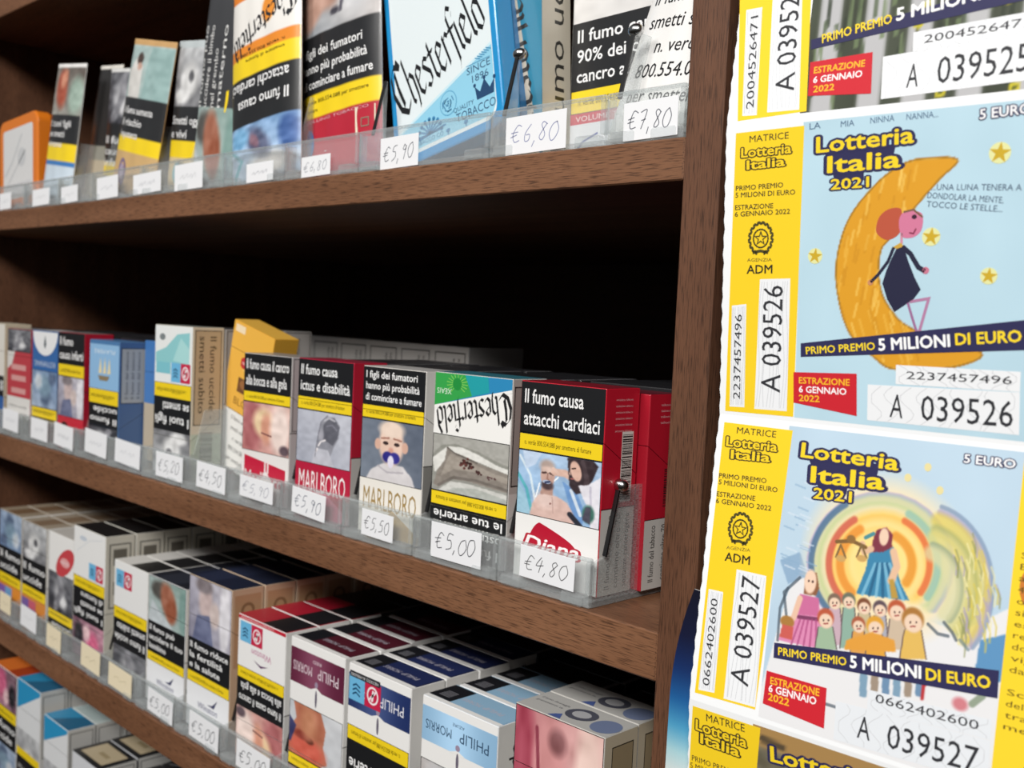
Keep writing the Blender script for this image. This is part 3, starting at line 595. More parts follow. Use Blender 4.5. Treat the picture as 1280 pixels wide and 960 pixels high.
def queue(sd, n, x, z, w, h, d, me, y0, first=2, ordn=None, cat='cigarette pack', jitter=.0011, gap=.0007, extra='', group='packs queuing behind the front packs'):
    """n more packs of one kind standing in line behind the front pack of their tray"""
    ordn = ['second', 'third', 'fourth', 'fifth', 'sixth', 'seventh', 'eighth', 'ninth', 'tenth', 'eleventh', 'twelfth']
    y = y0
    for k in range(n):
        o = link('cigarette_pack', me, None, (x + rnd.uniform(-jitter, jitter), y, z), (0, 0, rnd.uniform(-.008, .008)))
        tag(o, '%s%s pack in line behind the %s' % (ordn[k + first - 2], extra, sd), cat, group); y += d / 1000 + gap

# ------------------------------------------------------------------ row 2: packs on the middle shelf
Z2 = SB + .0030; FY = .0105; H, D = 88, 22.5
RAISE = .0035
R2 = []   # (short description, x0, x1, height, front segs, side, top, body colour, flip, behind count)
W1 = ['Il fumo causa il cancro', 'alla bocca e alla gola']
grey_side = sidegen('#a9a5a2', '#c9c7c4', .5, ['Il fumo del tabacco', 'contiene oltre 70 sostanze'], '#3c3a38', frame='#2e2c2a', size=2.6)
red_side = sidegen('#b01530', '#bcb9b5', .42, ['Il fumo del tabacco', 'contiene oltre 70'], '#3a3836', bars=False, size=3)
def side_diana(I, d, h):
    I.rect(.3, h * .42, d - .6, h * .58 - .3, '#c4182f', 1); I.rect(.3, .3, d - .6, h * .42 - .3, '#d0cdc8', 1); I.rect(0, h * .42, d, .45, '#4a1018', 2)
    I.rect(d * .52, h * .45, d * .34, h * .34, '#e6ded8', 2); I.bars(d * .54, h * .46, d * .3, h * .32, 5, 'v', 3)
    for k in range(6): I.text('emissione tabacco', d * .3, h * (.94 - .03 * k), d * .5, 1.0, '#e4b4b8', 2)
    I.text('Il fumo del tabacco', d * .2, h * .03, 3.2, h * .36, '#504c48', 2, rot=1); I.text('contiene oltre 70', d * .45, h * .03, 3.2, h * .36, '#504c48', 2, rot=1); I.text('sostanze cancerogene', d * .7, h * .03, 3.2, h * .36, '#504c48', 2, rot=1)
def side_100(I, d, h):
    I.rect(.3, .3, d - .6, h - .6, '#d0c4b0', 1); I.rect(1.6, h * .36, d - 3.2, h * .62, '#b9a488', 2); I.frame(1.6, h * .36, d - 3.2, h * .62, .6, '#3a342c', 3)
    I.text('Il fumo uccide -', d * .56, h * .4, 4.4, h * .54, '#2c261e', 4, rot=3); I.text('smetti subito', d * .22, h * .44, 4.4, h * .5, '#2c261e', 4, rot=3)
    I.rect(.3, .3, d - .6, h * .3, '#b8c0ae', 2); I.bars(d * .3, h * .12, d * .4, h * .2, 8, 'v', 3)
def side_ship(I, d, h):
    I.rect(.3, .3, d - .6, h - .6, '#456391', 1); I.rect(1.4, h * .48, d - 2.8, h * .47, '#a6a9ab', 2); I.frame(1.4, h * .48, d - 2.8, h * .47, .6, '#2c3440', 3)
    for k in range(3): I.text('Il fumo del tabacco', d * (.2 + .2 * k), h * .52, 2.4, h * .4, '#4c4e50', 4, rot=1)
mesh_grey = pack_mesh(52, 100, D, '#a5a3a1', None, sidegen('#a6a29f', '#b4b2b0', .5, ['Il fumo'], '#3c3a38', frame='#2e2c2a', size=3, lines=(.8, .95)), topgen('#4a4848'))
mesh_shade = pack_mesh(52, 87.5, D, '#1d1d20', None, sidegen('#2a292b', '#2a292b', .5, None), topgen('#1c1c20', None, (.93, .985, '#77777b')))  # pack blackened for the shade deep in the shelf, pale strip as edge highlight
mesh_dk100 = pack_mesh(53, 100, D, '#222226', None, sidegen('#b59c7e', '#b59c7e', .5, None, frame='#4c3c2c'), topgen('#18191f'))
def col2(sd, x0, x1, hh, segs, side, top, body, flip=False, y=FY, n=3, rz=0, behind=None, d=D, dz=0.):
    w = (x1 - x0) * 1000
    me = pack_mesh(w, hh, d, body, (lambda I, W, HH: front(I, W, HH, segs)) if segs else None, side, top)
    place_pack(sd[1], (x0 + x1) / 2, y, Z2 + dz, me, hh, d, flip, rz, group='front packs on the middle shelf')
    if n: queue(sd[0], n, (x0 + x1) / 2, Z2, w, hh, d, behind or mesh_shade, y + d / 1000 + .0008)
col2(('beige-sided pack at the far left end', 'pack with beige side and blue base, leftmost on the middle shelf'), -.7735, -.7205, 91, [('art', .5, '#dcd8d0', None), ('warn', .2, ['Il fumo'], True), ('art', .3, '#2f5c9c', None)], sidegen('#c9bda6', '#b8ab94', .3), topgen('#cfc4ae'), '#d2c8b4', n=1)
col2(('red pack with pale blocks', 'red pack with pale blocks above a white text panel, on the middle shelf'), -.7128, -.6602, H, [('pic', .22, p_smoke(21)), ('art', .44, '#b83f48', a_redblocks), ('art', .34, '#dcdad6', lambda I, x, y, w, h: [I.text('Il fumo uccide', x + w * .1, y + h * (.7 - .2 * k), w * .76, h * .08, '#5c5a58', 3) for k in range(3)])], sidegen('#a52c3a', '#c8c4c0'), topgen('#8c8a88'), '#b03a44')
col2(('blue pack with a white arch', 'upside-down blue pack with a white arch and emblem at its top'), -.6571, -.6048, H + .8, [('art', .38, '#3566a4', a_emblem), ('pic', .36, p_blue().ud()), ('yel', .1, True), ('warn', .2, ['Il fumo', 'uccide'], True)], sidegen('#34507c', '#c4c4c4'), topgen('#c8c8c8'), '#39557f', True)
col2(('grey warning pack with red base', 'pack with a two-line warning on top and a black disc on red below'), -.6038, -.5545, H + 1.4, [('warn', .28, ['Il fumo', 'causa infarti'], False), ('yel', .11), ('pic', .36, p_man()), ('art', .26, '#c02638', a_redcircle)], sidegen('#a8142c', '#a8142c'), topgen('#7c7876'), '#a81c30')
col2(('light blue ship pack', 'upside-down light blue pack with a sailing ship emblem'), -.5453, -.4950, 86, [('art', .42, '#8db8de', a_ship), ('yel', .13, True), ('warn', .2, ['Il fumo', 'uccide'], True), ('pic', .25, p_smoke(5).ud())], side_ship, topgen('#4f7cae'), '#527aa8', True)
col2(('plain blue pack set back', 'plain blue pack with beige base, set back beside the light blue ship pack'), -.4935, -.4415, 88, [('art', .52, '#3f74b4', None), ('art', .48, '#b8ab96', None)], sidegen('#3f74b4', '#b8ab96'), topgen('#2f4a6c'), '#4a74a8', y=.029, n=2)
col2(('tall teal and white pack', 'tall upside-down white pack with a teal mountain and two square stickers'), -.4404, -.3885, 101, [('art', .385, '#e6e9e8', a_teal), ('yel', .10, True), ('warn', .22, ['I tuoi figli', 'se smetti'], True), ('pic', .3, p_wolf().ud())], side_100, topgen('#6f7672'), '#c9c2b2', True, behind=mesh_grey)
def a_gold(I, w, h):
    I.rect(.3, .3, w - .6, h - .6, '#e8b146', 1); I.rect(.3, .3, w - .6, h * .4, '#e6e5e2', 2); I.rect(.3, h * .4, w - .6, .5, '#8a6420', 3)
    for k, t in enumerate(('Il fumo uccide', 'smetti subito', 'n. verde', '800.554.088', 'per smettere')): I.text(t, w * .1, h * (.34 - .07 * k), w * .8, h * .032, '#2a2826', 3, cx=True, fit=False)
    I.ell(w * .62, h * .74, w * .3, h * .075, '#f0c86c', 2); I.ell(w * .62, h * .74, w * .24, h * .065, '#7c4a24', 3)
    I.poly([(w * .3, h * .72), (w * .3, h * .765), (w * .36, h * .785), (w * .8, h * .785), (w * .86, h * .75), (w * .8, h * .715), (w * .36, h * .705)], '#bf2430', 4); I.text('toscanello', w * .34, h * .735, w * .46, h * .024, '#f0e4dc', 5)
    I.rect(w * .3, h * .54, w * .5, h * .1, '#6c4426', 3); I.ell(w * .55, h * .6, w * .2, h * .04, '#96643a', 4); I.text('BLOND', w * .26, h * .45, w * .6, h * .05, '#8a5c18', 3)
    I.rect(w * .06, h * .93, w * .24, h * .05, '#f0dcb8', 3)
me = pack_mesh(50, 98, 18, '#e0a83c', a_gold, lambda I, d, h: (I.rect(.3, .3, d - .6, h - .6, '#d09c34', 1), I.text('SIGARI', d * .3, h * .6, 4, h * .26, '#7a5618', 2, rot=1), I.rect(.3, .3, d - .6, h * .4, '#d8d4cc', 2)), topgen('#e4b24a'))
place_pack('yellow-gold cigar pack leaning to the right, brown cigar picture on it', -.378, .036, Z2 + .0062, me, 98, 18, False, ry=math.radians(13), group='front packs on the middle shelf', cat='cigar pack', name='cigar_pack', lid=.3)
col2(('pink mouth-picture pack', 'white and red pack with a pink throat photo and warning about mouth and throat'), -.3245, -.2727, H, [('warn', .26, W1), ('yel', .075), ('pic', .345, p_mouth()), ('art', .34, '#e6e2e0', a_roofred)], sidegen('#b8b4b4', '#c4c0c0', .5, ['Il fumo'], '#5c5858', frame='#6c6868'), topgen('#8a8684'), '#c2bfbd', n=0)
me = pack_mesh(36, 96, 50, '#b5b3b1', lambda I, w, h: (I.rect(.3, .3, w - .6, h - .6, '#bcb9b6', 1), I.frame(3, h * .5, w - 6, h * .46, .8, '#1e1c1c', 2), [I.text('Il fumo uccide', w * .55 + 5 * k, h * .6, 3.2, h * .32, '#3c3a38', 3, rot=1) for k in range(2)]), None, topgen('#3c3a3a'))
for k in range(6):
    tag(link('cigarette_pack', me, None, (-.4630 + k * .0378, .142 - k * .002, Z2)), '%s grey side-on pack in the dark row behind the pink mouth-picture pack' % ('first', 'second', 'third', 'fourth', 'fifth', 'sixth')[k], 'cigarette pack', 'side-on packs at the back of the middle shelf')
col2(('red brain-scan pack', 'red pack with a grey head scan photo and a stroke warning'), -.2660, -.2138, H + .3, [('warn', .24, ['Il fumo causa', 'ictus e disabilità']), ('yel', .085), ('pic', .345, p_mri()), ('art', .34, '#b41c3c', marl('#b41c3c', '#f0e6e6', '#d4708a'))], red_side, topgen('#8a2438'), '#b41c3c')
col2(('baby-photo pack', 'white and gold pack with a photo of a baby sucking a dummy'), -.2054, -.1543, H - .2, [('warn', .235, ['I figli dei fumatori', 'hanno più probabilità', 'di cominciare a fumare']), ('yel', .085), ('pic', .38, p_baby()), ('art', .34, '#e9e5dd', marl('#e9e5dd', '#a08550', '#c4a878'))], sidegen('#dcdad6', '#8c8a86', .46), topgen('#b4b2b0'), '#d8d5d0')
def side_ch(I, d, h):
    I.rect(.3, .3, d - .6, h - .6, '#b4b0aa', 1); I.rect(1.2, h * .44, d - 2.4, h * .52, '#9c9892', 2); I.frame(1.2, h * .44, d - 2.4, h * .52, .6, '#1e1e1e', 3); I.text('Il fumo', d * .3, h * .55, 6, h * .3, '#1e1e1e', 4, rot=1)
    I.rect(.3, .3, d - .6, h * .4, '#d0cec9', 2)
col2(('upside-down blackletter pack', 'upside-down white pack with black blackletter name and a green and blue top'), -.1476, -.0938, H + .5, [('art', .43, '#f0efec', a_chest), ('pic', .405, p_arm()), ('yel', .1, True), ('warn', .34, ['Il fumo', 'ostruisce', 'le tue arterie'], True)], side_ch, topgen('#2f6c7c'), '#c4c2be', True)
col2(('red and white script-logo pack', 'white and red pack with a hospital patient photo and a heart attack warning'), -.0886, -.0388, H + .5, [('warn', .275, ['Il fumo causa', 'attacchi cardiaci']), ('yel', .09), ('pic', .345, p_patient()), ('art', .34, '#ecebe9', a_diana)], side_diana, topgen('#7c1424'), '#c0182e', n=0)
me = pack_mesh(50, 86, D, '#a61428', None, lambda I, d, h: (I.rect(.3, h * .36, d - .6, h * .64 - .3, '#c0182e', 1), I.rect(.3, .3, d - .6, h * .36, '#d0cdc8', 1), I.bars(d * .56, h * .42, d * .34, h * .2, 4, 'v', 3), I.text('Il fumo del tabacco', d * .2, h * .04, 3.6, h * .29, '#3c3a38', 3, rot=1), I.text('contiene oltre 70', d * .55, h * .04, 3.6, h * .29, '#3c3a38', 3, rot=1), [I.text('tabacco', d * .35, h * (.94 - .03 * k), d * .4, 1, '#e4b4b8', 2) for k in range(4)]), topgen('#5c1020'))
place_pack('second red pack behind the patient-photo pack, jutting out beside the upright', -.0592, .0345, Z2, me, 86, D, group='packs queuing behind the front packs')
queue('red and white script-logo pack', 3, -.064, Z2, 50, 87, D, mesh_shade, .060, first=3)
T2 = [(-.7755, -.7160, 'pack with the beige side'), (-.7158, -.6585, 'red pack with pale blocks'), (-.6585, -.6045, 'blue pack with a white arch'), (-.6045, -.5515, 'grey warning pack with red base'), (-.5515, -.4945, 'light blue ship pack'), (-.4945, -.4410, 'plain blue pack'), (-.4410, -.3855, 'tall teal pack'), (-.3855, -.3270, 'leaning yellow cigar pack'), (-.3270, -.2690, 'pink mouth-picture pack'), (-.2690, -.2095, 'red brain-scan pack'), (-.2095, -.1508, 'baby-photo pack'), (-.1508, -.0910, 'upside-down blackletter pack'), (-.0910, -.0355, 'script-logo pack with the patient photo')]
for a, b, t in T2:
    tray(a, b, SB, 'clear acrylic tray under the ' + t, 'acrylic trays on the middle shelf', knob=t.startswith('script'), edge=a > -.34)
GR = '#8d8f96'
for x0, z0, wd, ht, tx, sd, ink, rot in ((-.6975, .0055, .0345, .0175, '~~', 'red pack with pale blocks', '#a8aab0', .03), (-.6351, .0045, .0335, .017, '~~', 'blue pack with a white arch', '#a8aab0', .02), (-.5885, .0042, .0355, .0175, '~~~', 'grey warning pack with red base', '#9a9ca4', .06), (-.5310, .0055, .0365, .0175, '~~', 'light blue ship pack', '#a8aab0', .05), (-.4804, .0046, .0385, .0165, '~~', 'plain blue pack', '#bcbec4', .05), (-.4180, .0036, .0365, .0163, '€5,20', 'tall teal pack', '#3c404e', .01), (-.3633, .0040, .0350, .0162, '€4,50', 'leaning yellow cigar pack', '#343846', .02), (-.3112, .0062, .0360, .0125, '€5,90', 'pink mouth-picture pack', '#9a9ca8', .02), (-.2558, .0050, .0320, .0145, '€5,90', 'red brain-scan pack', '#50566c', .05), (-.1911, .0042, .0258, .0135, '€5,50', 'baby-photo pack', '#6c6c70', .02), (-.1360, .0036, .0350, .0168, '€5,00', 'upside-down blackletter pack', '#20232e', .0), (-.0762, .0060, .0320, .0140, '€4,80', 'patient-photo pack', '#6a6a6c', .02)):
    price(x0, z0, wd, ht, tx, ('white tag handwritten %s below the %s' % (tx, sd)) if '~' not in tx else 'white tag with blurred pen marks below the ' + sd, ink, rot=rot)

# ------------------------------------------------------------------ row 3: packs on the lower shelf
Z3 = SCZ + .0030
def col3(sd, lab, x0, x1, hh, segs, side, top, body, flip=False, n=3, behind=None, nd=0, y=FY, d=D, cat='cigarette pack'):
    w = (x1 - x0) * 1000; me = pack_mesh(w, hh, d, body, lambda I, W, HH: front(I, W, HH, segs), side, top)
    place_pack(lab, (x0 + x1) / 2, y, Z3, me, hh, d, flip, group='front packs on the lower shelf')
    yy = y + d / 1000 + .0008
    b = behind or pack_mesh(w, hh, d, body, None, side, top)
    if n: queue(sd, n, (x0 + x1) / 2, Z3, w, hh, d, b, yy)
    if nd: queue(sd, nd, (x0 + x1) / 2, Z3, w, hh, d, mesh_shade, yy + n * (d / 1000 + .0007), first=2 + n, extra=' shade-black')  # deeper packs carry the shelf's shadow in their colour
tan_side = sidegen('#c09a76', '#c8a688', .5, None, frame=None)
def tan_side_fn(I, d, h):
    I.rect(.3, .3, d - .6, h - .6, '#c8a78a', 1); I.rect(2, h * .5, d - 4, h * .46, '#b98f6c', 2); I.ell(d * .5, h * .86, d * .22, h * .05, '#8c6648', 3); I.ell(d * .5, h * .86, d * .13, h * .03, '#b98f6c', 4); I.rect(d * .3, h * .55, d * .4, h * .22, '#a67c5a', 3)
def beige_side_fn(I, d, h):
    I.rect(.3, .3, d - .6, h - .6, '#cfcabd', 1); I.frame(3, h * .46, d - 6, h * .48, .8, '#2c2a28', 2); I.rect(6, h * .78, d - 12, h * .12, '#6c675e', 3); I.rect(6, h * .56, d - 12, h * .1, '#8c867a', 3); I.rect(0, h * .42, d, .4, '#4c4a46', 2)
white_side = sidegen('#e2e1de', '#d6d5d2', .44)
white_txt = sidegen('#dedcd8', '#d6d4d0', .44, ['sostanze cancerogene'], '#242424', size=5, lines=(.12, .95))
ucc = sidegen('#dedcd8', '#d6d4d0', .44, ['Il fumo uccide -'], '#202020', size=7, lines=(.06, .97))
col3('purple-banded pack at the far left', 'pack with bluish photo and purple-orange base, leftmost on the lower shelf', -.7250, -.6735, H + .6, [('pic', .36, p_blue()), ('warn', .26, ['Il fumo', 'uccide'], False), ('yel', .1), ('art', .28, '#d88a2c', lambda I, x, y, w, h: (I.rect(x, y + h * .4, w * .5, h * .5, '#7c5aa4', 3), I.rect(x + w * .3, y + h * .5, w * .3, h * .4, '#6c9cc8', 4)))], white_side, topgen('#9c8c78', None, (.3, .7, '#7a6048')), '#c0b8ac', n=6)
col3('grey-photo pack', 'pack with dim grey photo and purple-orange base, second from left, lower shelf', -.6716, -.6200, H - .2, [('pic', .36, p_wolf()), ('warn', .26, ['Il fumo', 'uccide'], False), ('yel', .1), ('art', .28, '#d0863a', lambda I, x, y, w, h: (I.rect(x, y + h * .4, w * .6, h * .5, '#70589c', 3), I.rect(x + w * .3, y + h * .6, w * .3, h * .3, '#c05a6c', 4)))], white_side, topgen('#a49684', None, (.3, .7, '#86705a')), '#c4beb4', n=6)
col3('red lozenge pack', 'white pack with a red lozenge above a dark photo', -.6150, -.5665, H, [('art', .36, '#ebeae8', a_lozenge), ('pic', .36, p_smoke(31)), ('yel', .09, True), ('warn', .2, ['Il fumo', 'uccide'], True)], white_side, topgen('#c4c0ba'), '#d8d6d2', True, n=6)
col3('tall white pack with dark top', 'tall white pack with two square stickers, black-topped, left part of the lower shelf', -.5666, -.5105, 101, [('art', .38, '#e9e9e8', a_longstick), ('yel', .09, True), ('warn', .24, ['I tuoi figli', 'se smetti', 'di fumare'], True), ('pic', .3, p_pink().ud())], beige_side_fn, topgen('#1c1b1c'), '#d4d1c8', True, n=6)
col3('plain white pack with stickers', 'short white pack with two square stickers and a black and white photo', -.4948, -.4420, H, [('art', .38, '#e8e8e7', a_plainstick), ('yel', .1, True), ('warn', .22, ['Il fumo uccide', 'smetti subito'], True), ('pic', .3, p_smoke(32))], white_side, topgen('#d8d6d2', None, (.45, .98, '#1f1f21')), '#dedcd8', True, n=5)
col3('foot-photo pack', 'pack with a diseased foot photo above a three-line warning', -.4410, -.3880, H, [('pic', .36, p_foot()), ('warn', .24, ['Il fumo può', 'uccidere il tuo', 'bambino']), ('yel', .075), ('art', .32, '#e8e9ec', a_winston)], white_side, topgen('#22252e', None, (.2, .7, '#2f333e')), '#d4d4d6', n=5)
col3('tall grey-photo pack', 'tall pack with a purplish grey photo and tan side, dark blue top', -.3841, -.3303, 100, [('pic', .42, p_man()), ('warn', .22, ['Il fumo riduce', 'la fertilità', 'e la salute']), ('yel', .075), ('art', .3, '#e8e9ec', a_winston)], tan_side_fn, topgen('#20263a', None, (.1, .5, '#2a3148')), '#cbb49c', n=8)
col3('red-topped sticker pack', 'upside-down white pack with a red top and two square stickers', -.3219, -.2695, H, [('art', .36, '#ecebea', a_winston_ud), ('yel', .085, True), ('warn', .2, W1, True), ('pic', .36, p_mouth().ud())], white_side, topgen('#aa1830', None, (.5, .97, '#1b1b1f')), '#e0dfdd', True, n=2, nd=6)
col3('maroon-banded pack', 'upside-down white pack with a maroon band and neck photo', -.2639, -.2118, H + .2, [('art', .42, '#ecebe9', a_pm('#5c1f38', '#dccad2', sub='RED')), ('pic', .36, p_lips().ud()), ('yel', .08, True), ('warn', .16, ['Il fumo uccide'], True)], white_side, topgen('#4c1826', t_pm('#501a28')), '#e4e3e1', True, n=3, nd=6)
col3('navy-banded pack', 'upside-down white pack with a navy band and two square stickers', -.2083, -.1557, H - .4, [('art', .36, '#ecebe9', a_pm('#1f2f60', '#e0e0e8', stick=True)), ('yel', .09, True), ('warn', .5, ['Il fumo', 'ostruisce', 'le tue arterie'], True, 6.2)], white_txt, topgen('#1e2440', t_pm('#222c56', True)), '#e4e3e1', True, n=3, nd=6)
col3('light-blue-banded pack', 'upside-down white pack with a light blue band and silver crest', -.1469, -.0930, H - .4, [('art', .40, '#ecebe9', a_pm('#8cb4d4', '#34506c', sub='AZURE')), ('pic', .42, p_hand().ud()), ('warn', .3, ['Il fumo uccide'], True)], ucc, topgen('#8fb4cf', t_pm('#8fb4cf', True)), '#e2e3e4', True, n=2, nd=7)
col3('pink-photo pack', 'tall grey-topped pack with a pink throat photo, rightmost on the lower shelf', -.0828, -.0300, 102.5, [('pic', .8, p_throat()), ('yel', .1), ('warn', .2, ['Il fumo uccide'])], lambda I, d, h: (I.rect(.3, .3, d - .6, h - .6, '#c4b79f', 1), I.rect(5, 0.5, d - 8, h - 6, '#9c8a6c', 2), I.frame(5, .5, d - 8, h - 6, .5, '#3a3428', 3), I.bars(d * .45, h * .62, d * .26, h * .22, 6, 'v', 4), I.text('TABACCO', d * .5, h * .3, 4, h * .24, '#3a3428', 4, rot=1)), topgen('#b2b1ae', t_grey69), '#bdbbb6', n=1, nd=7)
me = Ink(lambda u, v, e: 0)
T3 = [(-.7290, -.6730, 'purple-banded pack at the far left'), (-.6730, -.6180, 'second pack from the left'), (-.6180, -.5670, 'red lozenge pack'), (-.5670, -.5020, 'tall white black-topped pack'), (-.5020, -.4415, 'plain white sticker pack'), (-.4415, -.3860, 'foot-photo pack'), (-.3860, -.3270, 'tall grey-photo pack'), (-.3270, -.2675, 'red-topped sticker pack'), (-.2675, -.2095, 'maroon-banded pack'), (-.2095, -.1508, 'navy-banded pack'), (-.1508, -.0900, 'light-blue-banded pack'), (-.0900, -.0280, 'rightmost pink-photo pack')]
for a, b, t in T3: tray(a, b, SCZ, 'clear acrylic tray under the ' + t + ' of the lower shelf', 'acrylic trays on the lower shelf', depth=.33)
for x0, z0, wd, ht, tx, sd, cream, ink, rot in ((-.6978, -.1515, .025, .0165, '~', 'purple-banded pack at the far left', 1, '#b8ad94', .03), (-.6502, -.1535, .033, .0175, '~', 'second pack from the left', 0, '#c0c2c6', .04), (-.5955, -.1570, .0275, .0175, '~', 'red lozenge pack', 1, '#b8ad94', .04), (-.5300, -.1555, .0325, .0175, '~', 'tall white black-topped pack', 1, '#bcb08e', .04), (-.4825, -.1570, .0365, .0165, '~', 'plain white sticker pack', 1, '#c0b48f', .03), (-.4214, -.1575, .035, .0155, '€5,00', 'foot-photo pack', 0, '#4c4f58', .04), (-.3640, -.1570, .0365, .0165, '€5,00', 'tall grey-photo pack', 0, '#3c3f4a', .03), (-.3060, -.1575, .0365, .0168, '€5,00', 'red-topped sticker pack', 0, '#3a3c44', .03)):
    price(x0, z0, wd, ht, tx, ('white tag handwritten %s below the %s of the lower shelf' % (tx, sd)) if '€' in tx else '%s tag with faint marks below the %s, lower shelf' % ('cream' if cream else 'white', sd), ink, cream=bool(cream), rot=rot, wdt=.5)

# ------------------------------------------------------------------ row 4: the packs at the bottom left
Z4 = SD + .0005
def blue_wedge(I, w, h):
    I.rect(.3, .3, w - .6, h - .6, '#dfe1e3', 1); I.poly([(.3, h * .72), (.3, h - .3), (w - .3, h - .3), (w * .98, h * .96)], '#2c93c4', 2); I.pic(.4, h * .1, w - .8, h * .45, p_wolf(), 2); I.rect(.4, h * .3, w - .8, h * .07, YE, 3); I.rect(.4, h * .1, w - .8, h * .2, BK, 3)
    I.text('Il fumo uccide', w * .1, h * .18, w * .8, 4, '#f0f0f0', 4)
def t_blue(I, w, d):
    I.rect(.3, .3, w - .6, d - .6, '#2f8cb8', 3); I.poly([(w * .3, .5), (w * .6, d - .5), (w - .5, d - .5), (w - .5, .5)], '#2a6486', 4)
def side4(I, d, h): I.rect(.3, .3, d - .6, h - .6, '#c9c8c4', 1); I.frame(2, h * .4, d - 4, h * .56, .6, '#3a3a3c', 2); I.rect(d * .3, h * .6, d * .4, h * .2, '#a8a6a2', 3)
m_or = pack_mesh(55, 93, D, '#e4e2e0', lambda I, w, h: front(I, w, h, [('pic', .4, p_pink()), ('yel', .12), ('warn', .28, ['Il fumo', 'uccide']), ('pic', .3, p_blue())]), side4, topgen('#d8712c', None, (.6, .98, '#a8401c')))
place_pack('orange-topped pack with a pink photo, at the left end of the bottom shelf', -.7060, FY, Z4, m_or, 93, D, group='packs on the bottom shelf')
queue('orange-topped pack of the bottom shelf', 1, -.7060, Z4, 55, 93, D, m_or, FY + .0235)
queue('orange-topped pack of the bottom shelf', 2, -.7060, Z4, 55, 93, D, mesh_shade, FY + .0475, first=3, extra=' shade-dark')
m_bl = pack_mesh(50, 94, D, '#d8d8d6', blue_wedge, side4, t_blue)
place_pack('blue-topped white pack beside the orange-topped pack', -.6520, FY, Z4, m_bl, 94, D, group='packs on the bottom shelf')
m_pale = pack_mesh(50, 92, D, '#d2d4d0', None, side4, topgen('#b4c4c4', lambda I, w, d: [I.line([(w * .1 * k, 2), (w * .1 * k + 4, d - 2)], 1, '#8fb0b8', 4) for k in range(1, 9)]))
queue('blue-topped white pack of the bottom shelf', 5, -.6520, Z4, 50, 92, D, m_pale, FY + .0235)
m_bl2 = pack_mesh(47, 79.5, D, '#d8d8d6', blue_wedge, side4, t_blue)
place_pack('shorter blue-topped white pack, right of the other blue-topped pack', -.5950, FY, Z4, m_bl2, 79.5, D, group='packs on the bottom shelf')
m_pale2 = pack_mesh(47, 79, D, '#d2d4d0', None, side4, topgen('#b9c6c4', lambda I, w, d: [I.line([(w * .1 * k, 2), (w * .1 * k + 4, d - 2)], 1, '#93aeb4', 4) for k in range(1, 9)]))
queue('shorter blue-topped pack of the bottom shelf', 5, -.5950, Z4, 47, 79, D, m_pale2, FY + .0235)
m_tan = pack_mesh(48, 68, 30, '#2a2a2c', lambda I, w, h: (I.rect(.5, .5, w - 1, h - 1, '#d4d6da', 1), I.rect(4, 4, w - 8, h * .5, '#8c9096', 2)), side4, topgen('#232325', lambda I, w, d: (I.rect(5, 4, w - 10, d - 8, '#b8a98c', 4), I.frame(5, 4, w - 10, d - 8, .6, '#6c604c', 5), I.rect(w * .4, d * .4, w * .3, 4, '#9c8c6c', 6))))
place_pack('black-framed tan-topped pack at the bottom edge', -.5380, FY, Z4, m_tan, 68, 30, group='packs on the bottom shelf')
queue('black-framed tan-topped pack of the bottom shelf', 4, -.5380, Z4, 48, 68, 30, m_tan, FY + .0315)
m_blk = pack_mesh(50, 62, D, '#1f1f21', None, None, topgen('#262628', lambda I, w, d: I.line([(w * .1, d * .2), (w * .5, d * .7)], 1.2, '#8c8c90', 4)))
for k in range(5):
    tag(link('cigarette_pack', m_blk, None, (-.482, FY + k * .0235, Z4)), '%s black pack in line right of the tan-topped packs on the bottom shelf' % ('first', 'second', 'third', 'fourth', 'fifth')[k], 'cigarette pack', 'packs on the bottom shelf')

# ------------------------------------------------------------------ row 1: tobacco pouches and tins on the upper shelf
Z1 = SA + .0030
def pouch(label, x, y, w, h, t, im, texts=None, rx=0, ry=0, rz=0, seed=1, name='tobacco_pouch', back='#8c8478', cat='tobacco pouch', edge=None):
    """a puffy folded pouch: bulging front with the printed design, closed behind"""
    r = np.random.RandomState(seed); ph = r.rand(6) * 6
    def bulge(u, v):
        a, b = 2 * u / w - 1, 2 * v / h - 1
        return t * max(0, 1 - abs(a) ** 3.2) ** .6 * max(0, (1 - max(0, b) ** 5)) ** .7 * (.72 + .28 * (1 - b) / 2) * max(0, 1 - max(0, -b) ** 9) ** .5 + .35 * math.sin(u * .32 + ph[0] + v * .06) * (1 - a * a) + .3 * math.sin(v * .21 + ph[1] - u * .1) * (1 - a * a)
    I = Ink(lambda u, v, e: ((u - w / 2) / 1000, -bulge(u, v) / 2000 - e, v / 1000), step=.00008)
    I.pic(0, 0, w, h, im, 0)
    if texts: texts(I, w, h)
    B = Ink(lambda u, v, e: ((u - w / 2) / 1000, bulge(u, v) / 2000 + .0006, v / 1000))
    nb = Im(14, 22, back); B.pic(0, 0, w, h, nb, 0)
    for pts in ([(0, 0), (w, 0)], [(w, 0), (w, h)], [(w, h), (0, h)], [(0, h), (0, 0)]):
        n = 20; c = tuple(lin(edge or back)); q = [(pts[0][0] + (pts[1][0] - pts[0][0]) * k / n, pts[0][1] + (pts[1][1] - pts[0][1]) * k / n) for k in range(n + 1)]
        for p, s in zip(q, q[1:]):
            b = len(B.v); B.v += [I.f(*p, 0), I.f(*s, 0), B.f(*s, 0), B.f(*p, 0)]; B.p.append((b, b + 1, b + 2, b + 3)); B.c.append([c] * 4)
    b = len(I.v); I.v += B.v; I.p += [tuple(i + b for i in f) for f in B.p]; I.c += B.c
    root = empty(name, (x, y, Z1), label, cat, 'tobacco pouches on the upper shelf', (rx, ry, rz))
    me = I.mesh('pouch', M_FOIL)
    for p in me.polygons: p.use_smooth = True
    link('pouch', me, root)
    return root
